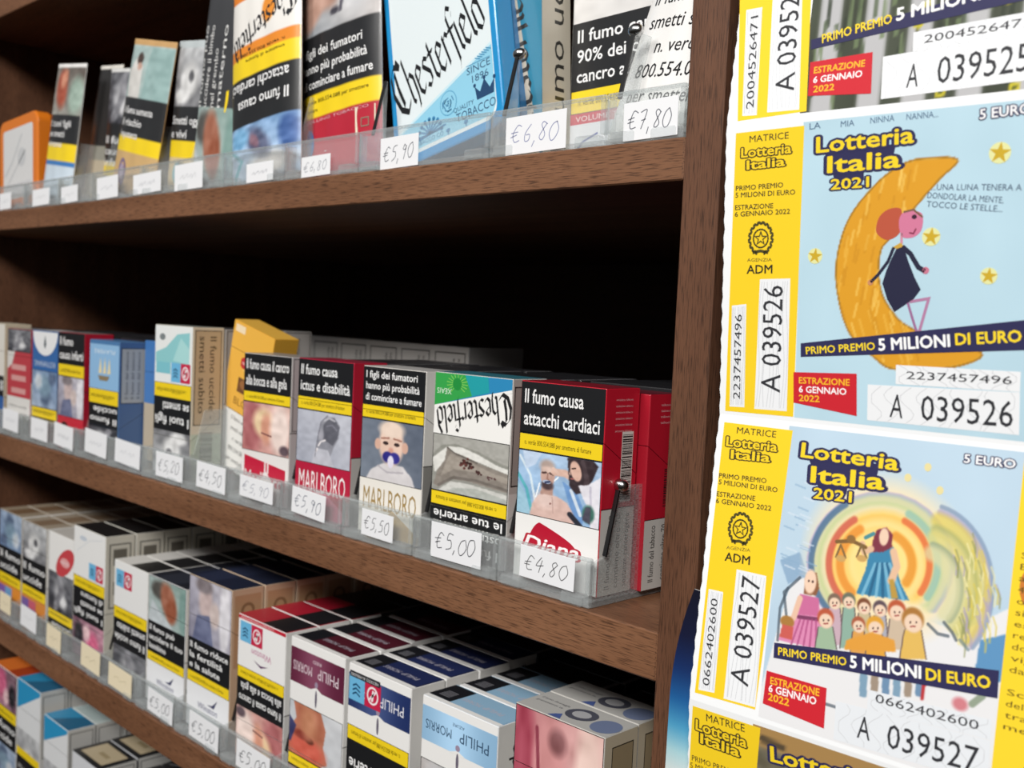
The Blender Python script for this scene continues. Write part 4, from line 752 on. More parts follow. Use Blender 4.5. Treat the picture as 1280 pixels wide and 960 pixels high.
def lay(parts, w=46, h=90, base='#888888'):
    """stack of bands from the top: (fraction, colour or painter image)"""
    i = Im(w, h, base); y = 1.; tot = sum(p[0] for p in parts)
    for f, c in parts:
        f /= tot; j0, j1 = int(round((y - f) * h)), int(round(y * h)); y -= f
        if isinstance(c, Im):
            jj = (np.linspace(0, c.ny - 1, max(1, j1 - j0))).astype(int); ii = np.linspace(0, c.nx - 1, w).astype(int); i.a[j0:j1] = c.a[jj][:, ii]
        else: i.a[j0:j1] = srgb(c)
    return i
R = math.radians
def lines_txt(lines, x, y, wd, cap, gap, col='#e8e8e8', ud=False, rot=0):
    def f(I, w, h):
        for k, t in enumerate(lines):
            ww = w * wd * min(1, len(t) / max(len(q) for q in lines)) ** .9; yy = h * y - k * gap
            I.text(t, w * x if not ud else w * x + w * wd - ww, yy, ww, cap, col, 2, ud=ud, bold=.014)
    return f
pouch('pale pink pouch half hidden behind the brown-photo pouch at the left', -.6900, .034, 52, 98, 10, lay([(.3, '#8a7a74'), (.1, '#2a2828'), (.14, YE), (.08, '#2c2a2a'), (.38, '#c09a98')]), ry=R(6), seed=2, rx=R(-6))
pouch('white-edged pouch with reddish brown photo and blue and white base', -.6190, .012, 54, 111, 9, lay([(.03, '#e8e6e4'), (.34, p_redbrown()), (.2, '#232426'), (.12, YE), (.03, '#3c78b8'), (.28, '#c8d6e2')]), lines_txt(['I tuoi figli', 'se smetti', 'vivranno'], .14, .55, .7, 5, 8), ry=R(7), seed=3, edge='#e4e2de', back='#d8d6d2', rx=R(-3))
for k, (dx, yy) in enumerate(((0, .030), (.007, .050))):
    pouch(('thin dark pouch with a beige edge right of the brown-photo pouch', 'second thin dark pouch with a beige edge, further back')[k], -.590 + dx * 1.6, yy, 40, 110 - 4 * k, 8, lay([(.03, '#e0dcd4'), (.55, '#2c2b2b'), (.1, '#8c8a80'), (.32, '#b0a48e')]), ry=R(6), seed=4 + k, edge='#cfc4ae', back='#c8bca4', rx=R(-4))
pouch('dark pouch with black and white photo, behind the kraft paper pouch', -.5500, .032, 58, 101, 9, lay([(.03, '#d8d8d6'), (.38, p_smoke(41)), (.3, '#1f2022'), (.1, YE), (.2, '#8e8a94')]), lines_txt(['Il fumo', 'causa', 'infarto'], .1, .44, .8, 5.5, 8.5), ry=R(7), seed=6, edge='#c8c8c8')
pouch('kraft paper pouch with a family photo and yellow band', -.4860, .012, 64, 109, 8, lay([(.05, '#c49c68'), (.33, p_family()), (.24, '#242527'), (.1, YE), (.28, '#c8a672')], 50), lambda I, w, h: (lines_txt(['il fumo aumenta', 'il rischio', 'impotenza'], .1, .52, .7, 5, 8.5)(I, w, h), I.ell(w * .3, h * .14, 6, 10, '#7c6a88', 2), I.ell(w * .3, h * .14, 3.5, 6, '#a89ab0', 3)), ry=R(11), seed=7, edge='#b88e5a', back='#b88e5a', rx=R(-3))
pouch('grey pouch with pale animal-like smoke photo and beige base', -.4270, .022, 48, 101, 9, lay([(.06, '#b8c0c2'), (.38, p_wolf()), (.22, '#262729'), (.11, YE), (.24, '#d4bf98')]), lambda I, w, h: (lines_txt(['Smetti oggi', 'e vivi'], .1, .45, .8, 5.5, 9)(I, w, h), I.ell(w * .4, h * .12, 7, 8, '#7fb4c0', 2)), ry=R(7), seed=8)
def sideways(I, w, h):
    for k, t in enumerate(('Il fumo può', 'uccidere il bimbo', 'nel grembo', 'materno')): I.text(t, w * (.06 + .17 * k), h * .42, 5, h * (.42 if k != 2 else .3), '#dededc', 2, rot=1)
    I.rect(w * .78, h * .4, w * .2, h * .55, YE, 2)
pouch('dark pouch with sideways white text and a foot photo', -.3840, .018, 50, 122, 10, lay([(.58, '#3a3b3e'), (.42, p_foot())]), sideways, ry=R(8), seed=9)
bxm = pack_mesh(14, 110, 12, '#a98c58', lambda I, w, h: (I.rect(.3, h * .4, w - .6, h * .6 - .3, '#b39a64', 1), I.rect(.3, h * .14, w - .6, h * .26, '#3e8a4c', 1), I.rect(.3, .3, w - .6, h * .16, '#d8d8cc', 1)), None, None)
place_pack('narrow tan and green tobacco box between two pouches', -.3530, .026, Z1, bxm, 110, 12, ry=R(4), group='tobacco boxes on the upper shelf', cat='tobacco box', name='tobacco_box', lid=.2)
def orange_im():
    i = lay([(.07, '#e0802a'), (.24, '#e9e6e1'), (.06, '#e58a2c'), (.1, YE), (.24, '#1f2022'), (.29, p_cloth().ud())], 56, 100); i.ell(.62, .83, .1, .07, '#e89030'); i.poly([(0, 1), (0, .94), (.3, 1)], '#e0802a'); return i
def orange_tx(I, w, h):
    I.black('Chesterfield', (w * .06, h * .73), (w * .94, h * .90), 9, '#26262a', 2, nib=.1, ud=True)
    I.text('n. verde 800.554.088 per', w * .1, h * .635, w * .75, 2, '#3a3208', 2, ud=True); I.text('smettere di fumare', w * .3, h * .6, w * .55, 2, '#3a3208', 2, ud=True)
    I.text('attacchi cardiaci', w * .06, h * .455, w * .84, 6.5, '#ececec', 2, ud=True, bold=.014); I.text('Il fumo causa', w * .18, h * .36, w * .72, 6.5, '#ececec', 2, ud=True, bold=.014)
pouch('orange and white upside-down pouch with blackletter name', -.3095, .012, 74, 122, 12, orange_im(), orange_tx, ry=R(-6), seed=10, edge='#b8b0a8', rx=R(-2))
def red_tx(I, w, h):
    for k, t in enumerate(('I figli dei fumatori', 'hanno più probabilità', 'di cominciare a fumare')): I.text(t, w * .06, h * (.60 - .075 * k), w * (.78 + .05 * k), 5.2, '#ececec', 2, bold=.014)
    I.text('n. verde 800.554.088 per smettere', w * .08, h * .375, w * .82, 2.2, '#3a3208', 2); I.text('di fumare', w * .08, h * .335, w * .2, 2.2, '#3a3208', 2)
    I.text('ROLLING TOBACCO', w * .1, h * .285, w * .8, 1.6, '#e0a8b0', 2); I.ell(w * .16, h * .19, 5, 8, '#3a7cc0', 2); I.rect(w * .76, h * .17, w * .2, 15, '#e4dcc4', 2); I.frame(w * .82, h * .2, w * .08, 5, .6, '#8c7c6c', 3)
    I.poly([(w * .05, 1), (w * .05, h * .07), (w * .38, h * .14), (w * .95, h * .02), (w * .95, 1)], '#dcdad8', 2)
pouch('red-based pouch with a hand photo and three-line warning', -.2520, .026, 74, 120, 11, lay([(.30, p_hand()), (.28, '#212225'), (.11, YE), (.31, '#b42438')], 56, 100), red_tx, ry=R(-5), seed=11, edge='#c4c0bc')
# tins: rounded boxes with a rim
def round_rect(w, h, r, n=8):
    P = []
    for cx, cy, a0 in ((w - r, h - r, 0), (r, h - r, 90), (r, r, 180), (w - r, r, 270)):
        for k in range(n + 1):
            a = math.radians(a0 + 90 * k / n); P.append((cx + r * math.cos(a), cy + r * math.sin(a)))
    return P
def tin(label, x, y, z, w, h, d, col, dark, art, ry, rx=0, rz=0, margin=5):
    root = empty('tobacco_tin', (x, y, z), label, 'tobacco tin', None, (rx, ry, rz))
    def shell(name, mk, y0, y1, ins, c, r):
        bm = bmesh.new(); P = [(a + ins, b + ins) for a, b in round_rect(w - 2 * ins, h - 2 * ins, r)]
        q = 1.2
        rings = []
        for yy, sh in ((y1 - q, 0), (y1 - q * .3, .4), (y1, 1.2)) if False else ((y0 + q, 0), (y0 + q * .3, .35), (y0, 1.2)):
            rings.append([bm.verts.new(((w / 2 + (a - w / 2) * (1 - sh * 2 / w) - w / 2) / 1000, yy / 1000, (h / 2 + (b - h / 2) * (1 - sh * 2 / h)) / 1000)) for a, b in P])
        back = [bm.verts.new(((a - w / 2) / 1000, y1 / 1000, b / 1000)) for a, b in P]
        rings = [back] + rings
        for A, B in zip(rings, rings[1:]):
            for i in range(len(P)):
                j = (i + 1) % len(P); bm.faces.new((A[i], A[j], B[j], B[i]))
        bm.faces.new(rings[-1]); bm.faces.new(rings[0][::-1]); bm.verts.index_update()
        bmesh.ops.recalc_face_normals(bm, faces=bm.faces)
        I = Ink(lambda u, v, e: ((u - w / 2) / 1000, y0 / 1000 - e, v / 1000))
        if mk: mk(I, w, h)
        link(name, I.mesh(name, M_TIN, bm, c), root)
    shell('lid', art, 0, 11, 0, col, 10); shell('body', None, 11.3, d, 1.1, dark, 9)
    return root
def art_blue(I, w, h):
    P = [(a + 4.5, b + 5) for a, b in round_rect(w - 9, h - 10, 7)]; I.poly(P, '#dfe9ec', 1)
    lo = [(5, 12), (5, 19), (w - 5, 43), (w - 5, 12), (w - 8, 7), (8, 7)]; I.poly(lo, '#8fcbe4', 2); I.poly([(5, 17.5), (5, 19), (w - 5, 43), (w - 5, 41.5)], '#c8e4ee', 3)
    I.black('Chesterfield', (8, 27), (w - 6, 53), 17, '#16181c', 4, nib=.085)
    I.text('SINCE', w * .72, 32, w * .2, 3.6, '#3a5c7c', 4); I.text('1896', w * .76, 27, w * .14, 3.6, '#3a5c7c', 4); I.text('QUALITY', w * .58, 16.4, w * .18, 2.4, '#3a5c7c', 4); I.text('TOBACCO', w * .6, 11, w * .34, 4.4, '#3a5c7c', 4)
    I.ell(w * .54, 23, 6.4, 6.4, '#5aa0c4', 4); I.ell(w * .54, 23, 5.9, 5.9, '#8fcbe4', 5)
    r = random.Random(3)
    for k in range(24):
        a = r.random() * 6.28; q = r.random() * 4.8; I.line([(w * .54 + q * math.cos(a), 23 + q * math.sin(a)), (w * .54 + q * math.cos(a + .7), 23 + q * math.sin(a + .7))], .7, '#4a86ac', 6)
    for k in range(9):
        a = math.pi * k / 8; I.line([(30, 12), (30 + 9 * math.cos(a), 12 + 7.5 * math.sin(a))], 1.1, '#3f86b4', 4); I.ell(30 + 9 * math.cos(a), 12 + 7.5 * math.sin(a), 1.2, 1.2, '#3f86b4', 4)
    I.line([(10, 13), (22, 11), (42, 13)], 1.2, '#3f86b4', 4); I.text('TOBACCO CO', 16, 8.2, 24, 2.2, '#2f6c94', 4)
    cx, cy = w * .86, 17.5; I.poly([(cx - 6, cy), (cx - 7, cy + 7), (cx - 3.5, cy + 3.5), (cx, cy + 9), (cx + 3.5, cy + 3.5), (cx + 7, cy + 7), (cx + 6, cy)], '#23466c', 4)
    for q in (-7, 0, 7): I.ell(cx + q, cy + (9.5 if q == 0 else 7.6), 1, 1, '#23466c', 4)
    for q in (.52, .68): I.line([(w * q, 7.2), (w * q, 9)], .9, '#3f86b4', 4); I.ell(w * q, 9.4, 1.6, 1.1, '#3f86b4', 4)
    for k in range(6): I.line([(w * .80 + k * 1.6, 38.5 + k * .5), (w * .84 + k * 1.6, 37 + k * .5)], .6, '#4a90b8', 4)
    I.line([(w * .72, 36.5), (w * .92, 36)], .4, '#4a90b8', 4); I.ell(w * .34, 112, 6, 7, '#d4e2e6', 3)
tin('blue tobacco tin with white label and black blackletter name', -.1640, .0265, Z1 + .0094, 84, 126, 21, '#1b8cc8', '#1773ac', art_blue, R(-12.5), rx=R(-2))
def art_or(I, w, h):
    I.poly([(a + 10, b + 9) for a, b in round_rect(w - 20, h - 18, 3)], '#dcdcdc', 1); I.line([(14, 30), (30, 40), (52, 62)], 1.5, '#b4b8bc', 2); I.ell(w * .6, h * .55, 9, 8, '#c8cacc', 2); I.line([(20, 22), (60, 48)], 1, '#a8acb0', 2); I.rect(12, 12, w - 26, 10, '#d0d0d2', 2)
tin('orange tobacco tin with a white label, leftmost on the upper shelf', -.6990, .012, Z1, 86, 78, 15, '#e07a1e', '#c8681a', art_or, R(-3))
def teal_front(I, w, h):
    I.rect(.3, .3, w - .6, h - .6, '#2f7f9c', 1); I.poly([(w * .5, .3), (w * .98, .3), (w * .62, h * .62), (w * .2, h * .62)], '#c9bfae', 2)
    I.black('Chesterfield', (w * .93, h * .05), (w * .66, h * .72), 8.5, '#26221e', 3, nib=.11); I.text('& TOBACCO', w * .36, h * .2, 2.2, h * .2, '#cfe0e4', 3, rot=1)
def teal_side(I, d, h): I.rect(.3, .3, d - .6, h - .6, '#cbc4b4', 1); I.text('Il fumo uccide', d * .28, h * .04, 10, h * .86, '#26241f', 2, rot=1)
me = pack_mesh(44, 132, 21, '#2f7f9c', teal_front, teal_side, None)
place_pack('teal box with upward blackletter name, beige side reading Il fumo uccide', -.1365, .044, Z1 + .001, me, 132, 21, ry=R(-4), group='tobacco boxes on the upper shelf', cat='tobacco box', name='tobacco_box', lid=.15)
def lung_front(I, w, h):
    front(I, w, h, [('pic', .36, p_lung()), ('warn', .315, ['Il fumo causa il', '90% dei casi di', 'cancro ai polmoni']), ('yel', .11), ('art', .05, '#c41c38', lambda I, x, y, ww, hh: I.text('VOLUME TOBACCO', x + ww * .05, y + hh * .25, ww * .7, hh * .5, '#f0d8d8', 3)), ('art', .21, '#dfe1e6', lambda I, x, y, ww, hh: (I.line([(x, y + hh * .2), (x + ww * .12, y + hh * .6), (x + ww * .25, y + hh * .75)], .9, '#34489c', 3), I.ell(x + ww * .62, y + hh * .3, ww * .2, hh * .3, '#c6c4dc', 3)))])
me = pack_mesh(72, 108, 26, '#dcdad6', lung_front, white_side, None)
place_pack('white box with a lung photo and a black lung cancer warning', -.0775, .062, Z1 + .0008, me, 108, 26, ry=R(-1.5), group='tobacco boxes on the upper shelf', cat='tobacco box', name='tobacco_box', lid=.15)
def yellow_tx(I, w, h):
    for k, (t, f) in enumerate((('Il fumo uccide', .8), ('smetti subito', .74), ('n. verde', .46), ('800.554.088', .7), ('per smettere', .7))): I.text(t, w * .1 + (w * .8 - w * f) / 2, h * (.535 - .098 * k), w * f, 6.2, '#1e1e20', 2)
    I.rect(1, h * .64, w - 2, 1.8, '#2a2418', 2)
pouch('white and yellow pouch with black quit-line text, against the upright', -.0285, .020, 64, 112, 9, lay([(.35, '#d9c377'), (.65, '#e9e8e6')], 50, 90), yellow_tx, rx=R(-14), rz=R(-12), ry=R(7), seed=14, edge='#d8d4c8', back='#d8d4c8')
for a, b, t, kn in ((-.7300, -.6600, 'orange tin', 0), (-.6600, -.5900, 'brown-photo pouch', 0), (-.5900, -.5300, 'thin dark pouches', 0), (-.5300, -.4500, 'kraft paper pouch', 0), (-.4500, -.4000, 'grey smoke-photo pouch', 0), (-.4000, -.3420, 'sideways-text pouch', 0), (-.3420, -.2750, 'orange and white pouch', 0), (-.2750, -.2060, 'red-based pouch', 0), (-.2060, -.1080, 'blue tin', 1), (-.1080, -.0400, 'lung-photo box', 1), (-.0400, -.0005, 'quit-line pouch by the upright', 0)):
    tray(a, b, SA, 'clear acrylic tray before the ' + t + ', upper shelf', 'acrylic trays on the upper shelf', depth=.16, knob=bool(kn), div=.0202 if t in ('red-based pouch', 'blue tin') else None, edge=t in ('red-based pouch', 'lung-photo box', 'blue tin'))
for x0, z0, wd, ht, tx, sd, ink, rot in ((-.7130, .1915, .026, .0135, '~', 'orange tin', '#b4b6ba', -.02), (-.6400, .1915, .034, .013, '~', 'brown-photo pouch', '#b8babc', -.02), (-.5830, .1912, .030, .0125, '~', 'thin dark pouches', '#b8babe', -.03), (-.5190, .1912, .034, .0155, '~', 'dark pouch behind the kraft one', '#a8aab0', -.03), (-.4610, .1918, .040, .0135, '~~', 'kraft paper pouch', '#a0a2aa', -.03), (-.4020, .1912, .036, .0165, '~~', 'sideways-text pouch', '#b4b6ba', -.02), (-.3140, .1912, .0285, .0110, '~~', 'orange and white pouch', '#a4a6ac', -.02), (-.2568, .1908, .0270, .0110, '€6,80', 'red-based pouch', '#9a9ca4', -.02), (-.1866, .1905, .0295, .0155, '€5,90', 'blue tin', '#5c6068', -.02), (-.0968, .1908, .0360, .0165, '€6,80', 'teal box', '#8a8fb0', -.02), (-.0300, .1912, .0265, .0150, '€7,80', 'quit-line pouch by the upright', '#6a6c74', -.02)):
    price(x0, z0, wd, ht, tx, ('white tag handwritten %s in front of the %s' % (tx, sd)) if '€' in tx else 'white tag, blurred pen marks, before the ' + sd + ', upper shelf', ink, rot=rot)

# ------------------------------------------------------------------ the strip of lottery tickets
TX = .0305; AL = math.radians(2.0); HV = np.array([math.cos(AL), math.sin(AL), 0])
FOLD = [np.array([TX, -.0059, .2890]), np.array([TX, -.0158, .1888]), np.array([TX, -.0100, .0884]), np.array([TX, -.0187, -.0132]), np.array([TX, -.0120, -.1136])]
TW = 150.
strip = empty('lottery_ticket_strip', tuple(FOLD[4]), 'folded strip of yellow-edged lottery tickets hanging right of the wooden upright', 'lottery tickets')
def rayd(px, py): return CR.T @ np.array([px - 640, py - 480, F])
class Ticket:
    def __init__(s, k):
        s.A, s.B = FOLD[k], FOLD[k + 1]; s.V = s.A - s.B; s.H = np.linalg.norm(s.V) * 1000; s.V = s.V / np.linalg.norm(s.V); s.N = np.cross(HV, s.V); s.N /= np.linalg.norm(s.N)
        if s.N[1] > 0: s.N = -s.N
    def f(s, u, v, e): return tuple(s.B + HV * u / 1000 + s.V * v / 1000 + s.N * e)
    def q(s, px, py):
        d = rayd(px, py); t = np.dot(s.B - CC, s.N) / np.dot(d, s.N); P = CC + d * t - s.B; M = np.stack([HV, s.V], 1); r = np.linalg.lstsq(M, P, rcond=None)[0] * 1000; return (r[0], r[1])
    def P(s, *pp): return [s.q(*p) for p in pp]
    def txt(s, I, t, a, b, cap, col, L=5, bold=.0, shear=0.):
        p0, p1 = s.q(*a), s.q(*b); d = np.array(b, float) - a; d /= np.hypot(*d); n = np.array([d[1], -d[0]]); c = s.q(a[0] + n[0] * cap, a[1] + n[1] * cap)
        I.textat(t, p0, p1, math.hypot(c[0] - p0[0], c[1] - p0[1]), col, L, bold, shear)
    def title(s, I, t, a, b, cap, L=5, o=.12, yel='#f0d024', nav='#2b2a52'):
        s.txt(I, t, a, b, cap, nav, L, bold=o); s.txt(I, t, a, b, cap, yel, L + 2.5, bold=.022)
def paper(k, T):
    n = 34; bm = bmesh.new(); rr = random.Random(k); out = []
    for i in range(n + 1):
        v = T.H * i / n; out.append((rr.uniform(-.1, .12) + (0 if i % 2 else .35), v))
    P = [(u, v) for u, v in out] + [(TW, T.H), (TW, 0)]
    va = [bm.verts.new(T.f(u, v, 0)) for u, v in P]; vb = [bm.verts.new(T.f(u, v, -.00018)) for u, v in P]
    bm.faces.new(va[::-1]); bm.faces.new(vb)
    for i in range(len(P)):
        j = (i + 1) % len(P); bm.faces.new((va[i], va[j], vb[j], vb[i]))
    bmesh.ops.recalc_face_normals(bm, faces=bm.faces); bm.verts.index_update(); return bm
OFF = Matrix.Translation(-Vector(FOLD[4]))
def tlink(name, me, parent):
    me.transform(OFF) ; return link(name, me, parent)
def waves(I, poly, seed, col='#c4c6ca', L=4, n=9):
    r = random.Random(seed); (a, b, c, d) = poly
    for k in range(n):
        t0 = (k + .5) / n; ph = r.random() * 6; pts = []
        for i in range(9):
            s = i / 8; tt = min(.97, max(.03, t0 + .05 * math.sin(s * 7 + ph)))
            top = (a[0] + (b[0] - a[0]) * tt, a[1] + (b[1] - a[1]) * tt); bot = (d[0] + (c[0] - d[0]) * tt, d[1] + (c[1] - d[1]) * tt)
            pts.append((top[0] + (bot[0] - top[0]) * (.02 + .96 * s), top[1] + (bot[1] - top[1]) * (.02 + .96 * s)))
        I.line(pts, .16, col, L)
def emblem(I, c, r, col='#4a4420'):
    cx, cy = c
    for k in range(30):
        a = math.pi * (1.62 + 1.76 * k / 29); x, y = cx + r * math.cos(a) * .95, cy + r * 1.15 * math.sin(a); I.ell(x, y, r * .17, r * .1, col, 5, 8, a + (.6 if k % 2 else -.5))
    for k in range(18):
        a = 2 * math.pi * k / 18; I.line([(cx + r * .62 * math.cos(a), cy + r * .68 * math.sin(a)), (cx + r * .62 * math.cos(a + .35), cy + r * .68 * math.sin(a + .35))], r * .12, col, 5)
    st = [(cx + r * (.5 if k % 2 == 0 else .2) * math.sin(math.pi * k / 5), cy + r * (.5 if k % 2 == 0 else .2) * math.cos(math.pi * k / 5)) for k in range(11)]
    I.line(st, r * .09, col, 6); I.line([(cx - r * .6, cy - r * 1.05), (cx, cy - r * .92), (cx + r * .6, cy - r * 1.05)], r * .22, col, 5)
def star(T, I, p, r, L=4):
    c = T.q(*p); R_ = abs(T.q(p[0] + r, p[1])[0] - c[0]); I.ell(*c, R_ * 1.0, R_ * 1.0, '#dfe0a0', L)
    I.poly([(c[0] + R_ * (1.05 if k % 2 == 0 else .4) * math.sin(math.pi * k / 5 + .1), c[1] + R_ * (1.05 if k % 2 == 0 else .4) * math.cos(math.pi * k / 5 + .1)) for k in range(10)], '#c8a628', L + 1)
NAV, YEL, RED_, INKK = '#2b2a52', '#f2d228', '#c8202e', '#2e2f34'
STUBY = '#f2cd22'
def boxes(T, I, quads, seed, col='#e9ebee'):
    for k, qd in enumerate(quads):
        P = T.P(*qd); I.poly(P, col, 3); waves(I, P, seed + k)
def bg_grid(T, I, pl, im, L=1):
    """printed picture filling the quad pl = (left u, right u, bottom v, top v)"""
    I.pic(pl[0], pl[2], pl[1] - pl[0], pl[3] - pl[2], im, L)
def banner(T, I, quad, a, b, c, caps, L=6):
    I.poly(T.P(*quad), NAV, L); T.txt(I, 'PRIMO PREMIO', a[0], a[1], caps[0], YEL, L + 1, bold=.018); T.txt(I, '5 MILIONI', b[0], b[1], caps[1], '#f4f4f4', L + 1, bold=.03); T.txt(I, 'DI EURO', c[0], c[1], caps[2], YEL, L + 1, bold=.03)
def redbox(T, I, quad, l1, l2, l3, cap, L=6):
    I.poly(T.P(*quad), RED_, L); T.txt(I, 'ESTRAZIONE', *l1, cap, '#f4b82c', L + 1, bold=.02); T.txt(I, '6 GENNAIO', *l2, cap, '#f6f0f0', L + 1, bold=.02); T.txt(I, '2022', *l3, cap, '#f4b82c', L + 1, bold=.02)
def make_ticket(k, label, stubq, stubfn, picfn, panelu=None, panelfn=None):
    T = Ticket(k); I = Ink(T.f, .00002); u0 = T.q(*stubq[1])[0]; u0b = T.q(*stubq[2])[0]
    picfn(T, I, (u0 + u0b) / 2)
    tk = tlink('lottery_ticket', I.mesh('lottery_ticket', M_PAPER, paper(k, T), '#eef0f2'), strip); tk['label'] = label
    S = Ink(T.f, .00002); P = T.P(*stubq); S.poly([(u, v) for u, v in P], STUBY, 2); stubfn(T, S); st = tlink('stub', S.mesh('stub', M_PAPER), tk); st['label'] = 'yellow counterfoil with vertical numbers'
    if panelu:
        R_ = Ink(T.f, .00002); R_.rect(panelu, 1.5, 36, T.H - 3, '#f2d02c', 2); panelfn(T, R_); tlink('text_panel', R_.mesh('text_panel', M_PAPER), tk)['label'] = 'yellow panel of small print'
    return tk
# --- top ticket
def stub1(T, I):
    boxes(T, I, [[(933, 12.5), (953, 9), (946, 144), (928, 145)], [(966, -2), (1003, -6), (999, 137), (959, 140.6)]], 1)
    T.txt(I, '2004526471', (942, 135), (948, 19), 9, INKK, 5); T.txt(I, 'A 039525', (992.5, 113), (1001, -24), 23, INKK, 5)
def pic1(T, I, u0):
    rr = np.random.RandomState(3); i = Im(110, 110, '#3c4234'); i.noise(.1, 9, 3)
    for k in range(6): i.rect(.04 + .19 * k + rr.uniform(-.02, .02), 0, .09, 1, '#b2b2b4')
    for k in range(130):
        x, y = rr.rand(2); i.stroke([(x, y), (x + rr.uniform(-.01, .01), y + rr.uniform(.04, .12))], .012, ('#4c5a40', '#2c3428', '#6c7c58')[k % 3], .8)
    for k in range(16):
        x, y = rr.rand(2); i.ell(x, y, .02, .02, '#c0b428'); i.ell(x, y, .008, .008, '#4c5420')
    I.pic(u0, 1.5, TW - 40 - u0, T.H - 3, i, 1)
    banner(T, I, [(1014, 50), (1290, -28), (1290, -2), (1014, 62)], ((1028, 54), (1115, 28.5)), ((1121, 26), (1226, -1)), ((1234, -3), (1320, -24)), (10, 14, 14))
    redbox(T, I, [(1013, 78), (1091, 65), (1089, 117), (1010, 120)], ((1017.5, 92), (1081, 83)), ((1016.6, 104), (1077.5, 96)), ((1016.6, 115.6), (1042.5, 112.5)), 7.5)
    boxes(T, I, [[(1142, 40.6), (1300, 12), (1300, 38), (1141, 65.6)], [(1104, 71), (1300, 38), (1300, 98), (1101, 124)]], 5)
    T.txt(I, '2004526471', (1155, 54), (1286, 32), 9.5, INKK); T.txt(I, 'A', (1132.5, 110), (1147, 108), 28, INKK); T.txt(I, '039525', (1170.6, 105), (1286, 88), 32, INKK)
make_ticket(0, 'top ticket with a dark green tree picture', [(926, -60), (1017, -76), (1008, 139), (922, 151.5)], stub1, pic1)
# --- moon ticket
def stubtext(T, I, m, lo, it, p1, p2, e1, e2, em, er, ag, adm):
    T.txt(I, 'MATRICE', *m, 8, '#3a3424'); T.title(I, 'Lotteria', *lo, 11.5, o=.1, nav='#3c3420', yel='#f2cd22'); T.title(I, 'Italia', *it, 11, o=.1, nav='#3c3420', yel='#f2cd22')
    T.txt(I, 'PRIMO PREMIO', *p1, 6, '#3a3424', bold=.01); T.txt(I, '5 MILIONI DI EURO', *p2, 6, '#3a3424', bold=.01)
    T.txt(I, 'ESTRAZIONE', *e1, 6, '#3a3424', bold=.01); T.txt(I, '6 GENNAIO 2022', *e2, 6, '#3a3424', bold=.01)
    c = T.q(*em); emblem(I, c, abs(T.q(em[0] + er, em[1])[0] - c[0])); T.txt(I, 'AGENZIA', *ag, 4, '#6a6028'); T.txt(I, 'ADM', *adm, 10.5, '#26241c', bold=.015)
def stub2(T, I):
    stubtext(T, I, ((937, 178), (986, 173)), ((927, 197), (989, 191)), ((934, 212), (981, 207)), ((920, 238.5), (979, 234)), ((919.5, 247), (994, 243)), ((919, 262.5), (966.5, 260)), ((918.7, 271), (987.6, 267)), (951, 298), 15, ((934, 327), (965, 326.5)), ((933.6, 342), (965.4, 341.5)))
    boxes(T, I, [[(950, 349), (988, 348), (983.5, 514), (943, 511)], [(915, 382), (933, 380), (930.5, 509), (912, 508)]], 11)
    T.txt(I, 'A 039526', (975, 491), (979, 357), 24, INKK); T.txt(I, '2237457496', (925, 499), (927.5, 393), 8.5, INKK)
def uvn(T, u0, u1, p): 
    a = T.q(*p); return ((a[0] - u0) / (u1 - u0), (a[1] - 1.5) / (T.H - 3))
